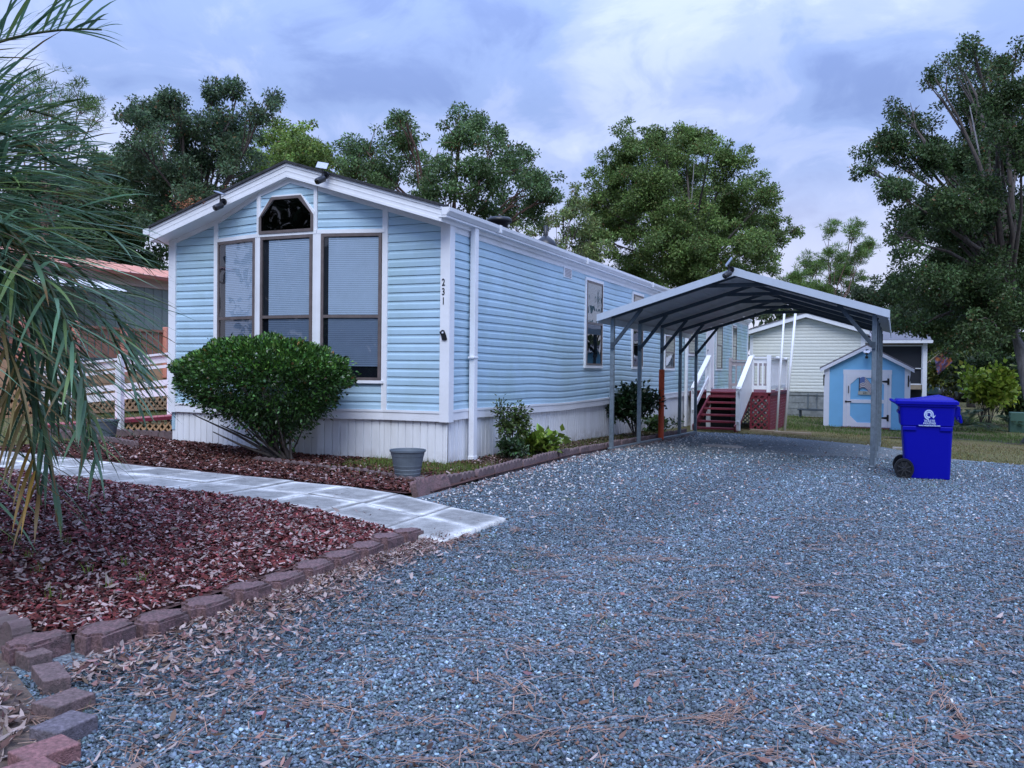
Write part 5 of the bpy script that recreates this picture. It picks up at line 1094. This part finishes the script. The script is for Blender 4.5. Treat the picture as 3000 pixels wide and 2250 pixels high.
def cycad(loc, seed, nfr, fl, label):
    r2 = random.Random(seed); t = thing('sago_palm', label, 'shrub', loc); rs = np.random.RandomState(seed)
    for i in range(nfr):
        a = i*2.399; el = r2.uniform(.2, 1.25); P = []; D = []
        for j in range(30):
            s = j/29; h = fl*s; x = h*math.cos(el)*1.0; z = .15+h*math.sin(el)-.55*h*h/fl
            for sd2 in (-1, 1): P.append((x, 0, z)); D.append((.35, sd2*.9, .1-.2*s))
        P = np.array(P); D = np.array(D); ca, sa = math.cos(a), math.sin(a); Rz = np.array([[ca, -sa, 0], [sa, ca, 0], [0, 0, 1]]); P = P@Rz.T; D = D@Rz.T
        ln = .20*np.sin(np.linspace(.3, 2.9, 30)).repeat(2)+.05
        scatter('frond', LV, LF, P, dirmats(D, rs, .3), np.stack([ln, ln*.25, ln*.3], 1), greens(len(P), rs, (.075, .12, .07), .2), M['palm'], t)
cycad((6.75, 20.0, -.5), 5, 22, 1.25, 'grey green sago palm low in the grass right of the blue cart')
cycad((8.1, 20.9, -.5), 6, 14, .9, 'smaller sago palm between the yellow shrub and the thick trunk')
# dry brown clumps on the roof edge
def clump(loc, s, label, seed):
    rs = np.random.RandomState(seed); n = int(260*s); P = rs.normal(0, 1, (n, 3))*np.array([.11, .09, .05])*s; P[:, 2] = np.abs(P[:, 2]); c = np.array([.24, .10, .05])*np.exp(rs.normal(0, .3, (n, 1)))
    o = scatter('dry_leaf_clump', LV, LF, P, dirmats(rs.normal(0, 1, (n, 3)), rs), rs.uniform(.02, .045, n), c, M['dryleaf']); o.location = loc; tag(o, label, 'dry leaves', 'dry brown clumps on the roof edge')
clump((-3.72, -.12, 3.25), 1.4, 'largest clump of dry brown leaves, low on the left roof edge', 1); clump((-3.14, -.1, 3.42), .8, 'small clump of dry brown leaves just above the left camera', 2); clump((-2.72, .1, 3.60), .55, 'tiniest dry brown clump, nearest the ridge', 3)

# ------------------------------------------------------------ palm at the left edge
def palm():
    rs = np.random.RandomState(77); r2 = random.Random(77)
    bx, by = -.95, -6.3; t = thing('palm_tree', 'feather leaved palm with drooping blue green fronds hanging into the left edge of the view', 'palm', (bx, by, 0)); zc = 1.95
    mb = MB(); pr_ = []
    for i in range(16): pr_.append((.20+.035*(i % 2)+(.05 if i < 2 else 0), i*.1-.03))
    mb.lathe([(0, -.05)]+pr_+[(.1, 1.62), (0, 1.66)], 18); mb.build('trunk', M['bark'], t, smooth=False)
    fr = []
    # azimuth (deg, 0=+x towards the view), elevation, length, droop
    spec = []
    for i in range(24):
        az = i*137.5 % 360; el = 80-58*((i/23)**.8); spec.append((az, el, r2.uniform(1.5, 2.0), r2.uniform(.75, 1.05)))
    for az in (-62, -44, -28, -12, 2, 16, 30, 46, 66): spec.append((az+r2.uniform(-4, 4), r2.uniform(15, 66), r2.uniform(1.5, 1.9), r2.uniform(.85, 1.15)))
    for az in (-56, -34, -14, 6, 26, 48): spec.append((az+r2.uniform(-6, 6), r2.uniform(-30, 10), r2.uniform(1.5, 1.9), r2.uniform(.6, .9)))
    for az in (-70, -60, -50, -42, -34, -26, -18, -10, -3, 5, 12, 20, 30, 42): spec.append((az+r2.uniform(-4, 4), r2.uniform(0, 34), r2.uniform(2.1, 2.5), r2.uniform(.95, 1.2)))
    for az in (-20, -15, -10, -5, 0, 5, 10): spec.append((az+r2.uniform(-3, 3), r2.uniform(8, 28), r2.uniform(2.65, 3.0), r2.uniform(1.05, 1.3)))
    for az, el in ((-30, 76), (-5, 70), (20, 78), (40, 68), (-55, 72), (5, 84)): spec.append((az, el, r2.uniform(1.9, 2.3), r2.uniform(.5, .7)))
    for (az, el, ln, dr) in spec:
        # rachis: start direction, bend by gravity
        a = R(az); e = R(el); pos = Vector((math.cos(a)*.08, math.sin(a)*.08, zc)); nseg = 26; ds_ = ln/nseg; pts = [pos.copy()]; dirs = []
        for j in range(nseg):
            ee = e-dr*1.75*(j/nseg)**1.25; ee = max(ee, R(-76)); d = Vector((math.cos(a)*math.cos(ee), math.sin(a)*math.cos(ee), math.sin(ee))); pos = pos+d*ds_; pts.append(pos.copy()); dirs.append(d)
        if min(p.z for p in pts) < .0: pts = [p if p.z > .02 else Vector((p.x, p.y, .02+r2.random()*.05)) for p in pts]
        old = el < 12
        base_c = (.16, .12, .045) if (old and r2.random() < .15) else (.105, .20, .115)
        mb = MB(); mb.tube(pts, [.016*(1-.8*k/nseg)+.003 for k in range(nseg+1)], 5, False); n0 = len(mb.v)
        rach = None
        V = [tuple(v) for v in mb.v]; F = [list(f) for f in mb.f]; Cc = [(.07, .09, .03)]*len(V)
        side = Vector((-math.sin(a), math.cos(a), 0)); npair = 46
        for j in range(npair):
            s = .1+.9*j/npair; k = min(int(s*nseg), nseg-1); p0 = pts[k].lerp(pts[k+1], s*nseg-k); d = dirs[k]; upv = side.cross(d).normalized()*-1
            if upv.z < 0: upv = -upv
            L0 = (.66*math.sin(math.pi*min(1, .2+.72*s))+.10)*r2.uniform(.8, 1.15)
            for sg_ in (-1, 1):
                vv = r2.uniform(.05, .85); dd = (d*r2.uniform(.55, 1.0)+side*sg_*r2.uniform(.5, .9)+upv*vv).normalized(); wv = .009*r2.uniform(.8, 1.2); q = [p0]; cur = dd.copy(); nl = 5
                for m_ in range(nl): cur = (cur+Vector((0, 0, -.025-.035*m_))*(.8 if not old else 1.5)).normalized(); q.append(q[-1]+cur*L0/nl)
                wid_ = [.45, 1, 1, .8, .5, .04]; sdv = dd.cross(Vector((0, 0, 1)));
                if sdv.length < .1: sdv = side.copy()
                sdv.normalize(); sdv = (sdv+upv*r2.uniform(-.5, .5)).normalized()
                b0 = len(V); tone = math.exp(r2.gauss(0, .35)); tipb = r2.random() < .18; yel = r2.random() < .22
                for m_ in range(nl+1):
                    c = tuple(cc*tone*ww for cc, ww in zip(base_c, (1.3, 1.05, .6) if yel else (1, 1, 1)))
                    if tipb and m_ >= 4: c = (.17, .10, .035)
                    zz_ = max(q[m_].z, .045+.01*m_)
                    V.append((q[m_].x-sdv.x*wv*wid_[m_], q[m_].y-sdv.y*wv*wid_[m_], zz_-sdv.z*wv*wid_[m_])); V.append((q[m_].x+sdv.x*wv*wid_[m_], q[m_].y+sdv.y*wv*wid_[m_], zz_+sdv.z*wv*wid_[m_])); Cc += [c, c]
                for m_ in range(nl): F.append([b0+2*m_, b0+2*m_+2, b0+2*m_+3, b0+2*m_+1])
        npmesh('frond', V, F, M['palm'], t, colors=Cc)
palm()

# ------------------------------------------------------------ ground cover
def inpoly_cols(cols):
    xs_ = np.array([c[0] for c in cols]); lo = np.array([c[1] for c in cols]); hi = np.array([c[2] for c in cols])
    return lambda x, y: (x > xs_[0]) & (x < xs_[-1]) & (y > np.interp(x, xs_, lo)) & (y < np.interp(x, xs_, hi))
in_front = inpoly_cols([(-9, -6.2, -3.32), (-2, -6.6, -3.32), (.0, -6.7, -3.34), (.7, -6.7, -3.52), (1.4, -6.6, -3.78), (1.64, -6.55, -3.92), (1.67, -6.5, -3.98)])
in_house = inpoly_cols([(-5.0, -2.05, .25), (-4.25, -2.08, .0), (-3.4, -2.08, -.02), (-2.6, -2.1, -.22), (-1.7, -2.1, -.22), (-.87, -2.1, -.03), (.0, -2.15, -.03), (.04, -2.15, 9.2), (.7, -2.1, 9.3), (.78, -1.7, 9.4)])
in_litter = inpoly_cols([(-6, -14, -6.7), (1.5, -14, -6.9), (1.9, -14, -7.05), (2.2, -14, -7.2), (2.35, -14, -7.4), (2.5, -14, -7.65)])
in_drive = inpoly_cols([(-3, -30, -8.2), (1.6, -30, -8.2), (1.76, -30, -4.02), (1.9, -30, -3.98), (2.06, -30, -2.8), (2.3, -30, -2.2), (2.5, -30, 10.2)]+[(3.46, -30, 9.8), (4.48, -30, 9.3), (5.68, -30, 6.85), (6.7, -30, 6.4), (9, -30, 5.4), (14, -30, 3.5), (30, -30, -2)])
def in_drive2(x, y): return (in_drive(x, y) & ~in_litter(x, y) & ~((x < 1.86) & (y < -3.6) & (y > -6.9))) | ((x > .86) & (x < 2.5) & (y > -1.5) & (y < 10.3)) | ((x > .95) & (x < 2.7) & (y > -2.2-(x-.7)*.47) & (y < -1.4)) | ((x > 2.07) & (x < 2.8) & (y > -4.4) & (y < -2.2))
Cn = np.array([CAM.x, CAM.y])
def view_sample(n, d0, d1, rs, power=1.0, m0=-.62, m1=.62):
    """points in the wedge the photo covers, density falling with distance"""
    u = rs.random(n); p = 2-power
    d = (d0**p+u*(d1**p-d0**p))**(1/p); l = rs.uniform(m0, m1, n)*d
    X = Cn[0]+d*CF.x+l*CR.x; Y = Cn[1]+d*CF.y+l*CR.y; return X, Y, d
# crushed stone
rs = np.random.RandomState(1)
sv = np.array([(-.5, -.4, -.3), (.45, -.5, -.28), (.55, .4, -.3), (-.4, .5, -.3), (-.38, -.3, .3), (.4, -.35, .34), (.35, .35, .26), (-.35, .38, .3)]); sf = [(0, 3, 2, 1), (4, 5, 6, 7), (0, 1, 5, 4), (1, 2, 6, 5), (2, 3, 7, 6), (3, 0, 4, 7)]
def stones(name, n, d0, d1, smin, smax, white, label, rs, power=1.2, mask=None, zoff=.012):
    X, Y, d = view_sample(n, d0, d1, rs, power); k = in_drive2(X, Y)
    if mask is not None: k &= mask(X, Y)
    X, Y, d = X[k], Y[k], d[k]; m_ = len(X); tk = 1+.13*np.cos((X-.12*Y-2.2)*3.9)*(Y < 9)+.12*np.sin(X*.9+Y*.35)*np.sin(Y*.7-X*.4); g = np.exp(rs.normal(0, .48, m_))*tk; col = np.array([.112, .152, .188])[None]*g[:, None]*(1+rs.normal(0, .04, (m_, 3)))
    patch = .5+.5*np.sin(X*1.3+2)*np.sin(Y*.9+1); w = rs.random(m_) < white; col[w] = np.array([.62, .62, .62])*rs.uniform(.7, 1.1, (w.sum(), 1)); br = rs.random(m_) < .05; col[br] = np.array([.22, .13, .10])*rs.uniform(.6, 1.3, (br.sum(), 1))
    s = rs.uniform(smin, smax, m_)*(1+.03*np.maximum(d-4, 0)); Sc = np.stack([s*rs.uniform(.8, 1.35, m_), s*rs.uniform(.7, 1.0, m_), s*rs.uniform(.4, .75, m_)], 1)
    P = np.stack([X, Y, Gv(X, Y)+zoff+rs.uniform(-.003, .006, m_)], 1)
    o = scatter(name, sv, sf, P, rotm(m_, rs, .55), Sc, np.clip(col, .01, .8), M['stone'], jitter=.25, rs=rs); tag(o, label, 'gravel', kind='stuff'); return o
stones('loose_gravel', 260000, 2.1, 14, .009, .019, .003, 'blue grey crushed stone covering the driveway', rs)
stones('white_gravel', 42000, 7.2, 20, .012, .027, 1.0, 'white pebbles scattered along the scalloped edging and under the carport', rs, 1.0, lambda X, Y: (rs.random(len(X)) < np.exp(-np.maximum(X-.9, 0)/.75)*.6*(Y > -2.4)+.03*(Y > -1)), zoff=.016)
# mulch chips
def chips(name, n, box, mask, label, rs, red, s0=.02, s1=.055, flat=.35, z=.065, dry=.12, cat='mulch', dark=.0):
    X = rs.uniform(box[0], box[1], n); Y = rs.uniform(box[2], box[3], n); k = mask(X, Y); X, Y = X[k], Y[k]; m_ = len(X)
    col = np.array(red)[None]*np.exp(rs.normal(0, .5, (m_, 1)))*(1+rs.normal(0, .08, (m_, 3))); w = rs.random(m_) < dry; col[w] = np.array([.38, .28, .27])*rs.uniform(.5, 1.3, (w.sum(), 1))
    s = rs.uniform(s0, s1, m_); Sc = np.stack([s, s*rs.uniform(.25, .6, m_), s*.3], 1); v = [(-.5, -.5, 0), (.5, -.4, .1), (.45, .5, 0), (-.5, .4, .12)]
    P = np.stack([X, Y, Gv(X, Y)+z+rs.uniform(-.012, .014, m_)], 1); o = scatter(name, v, [(0, 1, 2, 3)], P, rotm(m_, rs, flat), Sc, np.clip(col, .008, .7), M['chips'], jitter=.2, rs=rs); return tag(o, label, cat, kind='stuff')
chips('bark_mulch', 110000, (-3.2, 1.78, -6.7, -3.3), in_front, 'dark red bark mulch with dry chips in the front bed', rs, (.118, .032, .032), s0=.014, s1=.046, dry=.28)
chips('bark_mulch', 60000, (-5, .8, -2.2, .3), in_house, 'brownish red mulch and leaves in the bed under the bay window', rs, (.085, .032, .026), z=.045, dry=.13)
chips('bark_mulch', 22000, (0, .8, .2, 9.4), in_house, 'dark mulch and leaf litter in the narrow side bed', rs, (.075, .045, .034), z=.045, dry=.15)
# fallen leaves: curled six-point leaves
lv = [(-.5, 0, .10), (-.15, .26, .02), (.25, .2, .10), (.55, 0, .22), (.25, -.2, .08), (-.15, -.26, .0)]; lf = [(0, 1, 4, 5), (1, 2, 3, 4)]
def leaves(name, X, Y, rs, s0, s1, z, label, tilt=.35, light=.35):
    m_ = len(X); col = np.array([.17, .10, .085])[None]*np.exp(rs.normal(0, .45, (m_, 1)))*(1+rs.normal(0, .08, (m_, 3))); w = rs.random(m_) < light; col[w] = np.array([.44, .35, .325])*rs.uniform(.6, 1.15, (w.sum(), 1))
    s = rs.uniform(s0, s1, m_); Sc = np.stack([s, s*rs.uniform(.3, .85, m_), s*rs.uniform(.3, 1.2, m_)], 1); P = np.stack([X, Y, Gv(X, Y)+z+rs.uniform(0, .01, m_)], 1)
    return tag(scatter(name, lv, lf, P, rotm(m_, rs, tilt), Sc, np.clip(col, .01, .7), M['dryleaf'], jitter=.15, rs=rs), label, 'fallen leaves', kind='stuff')
n = 7500; Y = rs.uniform(-8.6, -3.6, n); X = 1.86+np.abs(rs.normal(0, .13, n))*(1+2.2*np.clip((-4.8-Y)/2, 0, 2)); k = (Y > -6.9) | (X > 2.6); leaves('fallen_leaves', X[k], Y[k], rs, .02, .055, .03, 'drift of small brown leaves on the gravel along the retaining blocks')
X = rs.uniform(-.5, 2.7, 12000); Y = rs.uniform(-9, -6.8, 12000); k = in_litter(X, Y); leaves('fallen_leaves', X[k], Y[k], rs, .03, .085, .035, 'thick curled brown leaf litter left of the loose pavers', .6, .5)
X, Y, d = view_sample(3600, 2.2, 16, rs, 1.0); k = in_drive2(X, Y); leaves('fallen_leaves', X[k], Y[k], rs, .02, .06, .026, 'single brown leaves strewn over the driveway')
X = rs.uniform(-3, 1.4, 700); Y = rs.uniform(-6.4, -3.4, 700); leaves('fallen_leaves', X, Y, rs, .03, .075, .08, 'paler dry leaves lying on the red mulch', .5, .6)
X = rs.uniform(-4.5, 2.0, 90); Y = rs.uniform(-3.9, -2.1, 90); leaves('fallen_leaves', X, Y, rs, .02, .045, .055, 'a few dark leaves on the slab path', .2, .1)
n = 1500; Y = rs.uniform(-2.2, 9, n); X = .92+np.abs(rs.normal(0, .12, n)); leaves('fallen_leaves', X, Y, rs, .02, .05, .03, 'brown leaves gathered against the scalloped edging')
# pine needles: thin strips in loose drifts
def needles(rs):
    cx = []; 
    for _ in range(230):
        X, Y, d = view_sample(1, 2.3, 7.5, rs, 1.0); a0 = rs.uniform(0, 3.14) if rs.random() < .4 else rs.normal(.4, .35); ln = rs.uniform(.08, .5)
        for q in range(int(rs.uniform(3, 22))): tt = rs.normal(0, ln/2); cx.append((X[0]+tt*math.cos(a0)+rs.normal(0, .018), Y[0]+tt*math.sin(a0)+rs.normal(0, .018), a0+rs.normal(0, .45)))
    X, Y, d = view_sample(1500, 2.2, 10, rs, 1.0); cx += [(x, y, rs.uniform(0, 6.28)) for x, y in zip(X, Y)]
    cx = np.array(cx); k = in_drive2(cx[:, 0], cx[:, 1]); cx = cx[k]; n = len(cx)
    v = [(-.5, -.5, 0), (0, -.5, .06), (.5, -.5, 0), (.5, .5, 0), (0, .5, .06), (-.5, .5, 0)]; f = [(0, 1, 4, 5), (1, 2, 3, 4)]
    ca, sa = np.cos(cx[:, 2]), np.sin(cx[:, 2]); Z = np.zeros(n); O = np.ones(n); Rm = np.stack([ca, -sa, Z, sa, ca, Z, Z, Z, O], -1).reshape(n, 3, 3)
    s = rs.uniform(.06, .16, n); Sc = np.stack([s, np.full(n, .0034), s*.6], 1); P = np.stack([cx[:, 0], cx[:, 1], Gv(cx[:, 0], cx[:, 1])+.028+rs.uniform(0, .006, n)], 1)
    col = np.array([.32, .20, .15])*np.exp(rs.normal(0, .3, (n, 1))); tag(scatter('pine_needles', v, f, P, Rm, Sc, np.clip(col, 0, .6), M['dryleaf']), 'thin reddish pine needles in loose drifts on the gravel', 'pine needles', kind='stuff')
needles(rs)
# grass blades
gv = [(-.5, 0, 0), (.5, 0, 0), (.25, .15, .6), (-.25, .15, .6), (0, .45, 1), (0, .46, 1)]; gf = [(0, 1, 2, 3), (3, 2, 5, 4)]
def grass(name, X, Y, rs, h0, h1, w, col, label, z=0):
    m_ = len(X); h = rs.uniform(h0, h1, m_); Sc = np.stack([np.full(m_, w), h*.8, h], 1); P = np.stack([X, Y, Gv(X, Y)+z], 1); c = np.array(col)*np.exp(rs.normal(0, .3, (m_, 1)))*(1+rs.normal(0, .1, (m_, 3)))
    tag(scatter(name, gv, gf, P, rotm(m_, rs, .15), Sc, np.clip(c, .01, .5), M['leaf']), label, 'grass', kind='stuff')
n = 90000; X = rs.uniform(.9, 14, n); Y = 6+24*rs.random(n)**1.3; inn = in_drive2(X, Y); k = ~inn & ~((X > 2.9) & (X < 5.3) & (Y > 17.8) & (Y < 20.6)) & ~((X < 3.9) & (Y > 23.9)) & ~((X < 2.1) & (Y > 11.3) & (Y < 17)) & (rs.random(n) < .35+.65*(np.sin(X*2.1)*np.sin(Y*1.3+X) > -.3)); X, Y = X[k], Y[k]
green = Y > 13.5
grass('lawn_grass', X[green], Y[green], rs, .03, .09, .012, (.085, .14, .03), 'green grass round the shed and cream house')
grass('lawn_grass', X[~green], Y[~green], rs, .015, .045, .012, (.17, .15, .06), 'thin dry grass along the back edge of the gravel')
n = 4200; X = rs.uniform(-.9, .75, n); Y = rs.normal(-.45, .35, n); k = in_house(X, Y); grass('weeds', X[k], Y[k], rs, .02, .09, .005, (.11, .17, .03), 'weedy grass in the bed at the front corner', .04)
n = 5000; X = rs.uniform(.05, .75, n); Y = rs.uniform(1, 9.2, n); k = in_house(X, Y); grass('weeds', X[k], Y[k], rs, .02, .07, .005, (.10, .14, .035), 'weedy grass in the narrow side bed', .04)
n = 26000; X = rs.uniform(-14, -4.9, n); Y = rs.uniform(-2, 6, n); k = ~((Y > .4) & (Y < 2.5)); grass('lawn_grass', X[k], Y[k], rs, .02, .06, .01, (.13, .15, .045), 'patchy lawn left of the home by the ramp')
cx = rs.uniform(0, 1, (46, 2)); X = []; Y = []
for q in cx:
    x, y, d = view_sample(1, 3, 12, rs, .5); X += list(x[0]+rs.normal(0, .05, 22)); Y += list(y[0]+rs.normal(0, .04, 22))
X = np.array(X); Y = np.array(Y); k = in_drive2(X, Y); grass('weeds', X[k], Y[k], rs, .01, .035, .004, (.13, .18, .07), 'tiny pale weed tufts in the gravel', .02)
X = []; Y = []
for q in range(34): x, y = rs.uniform(-2.2, 1.3), rs.uniform(-6.4, -5.2); X += list(x+rs.normal(0, .015, 14)); Y += list(y+rs.normal(0, .015, 14))
grass('weeds', np.array(X), np.array(Y), rs, .04, .10, .005, (.13, .20, .03), 'small green weed sprouts in the front mulch', .05)
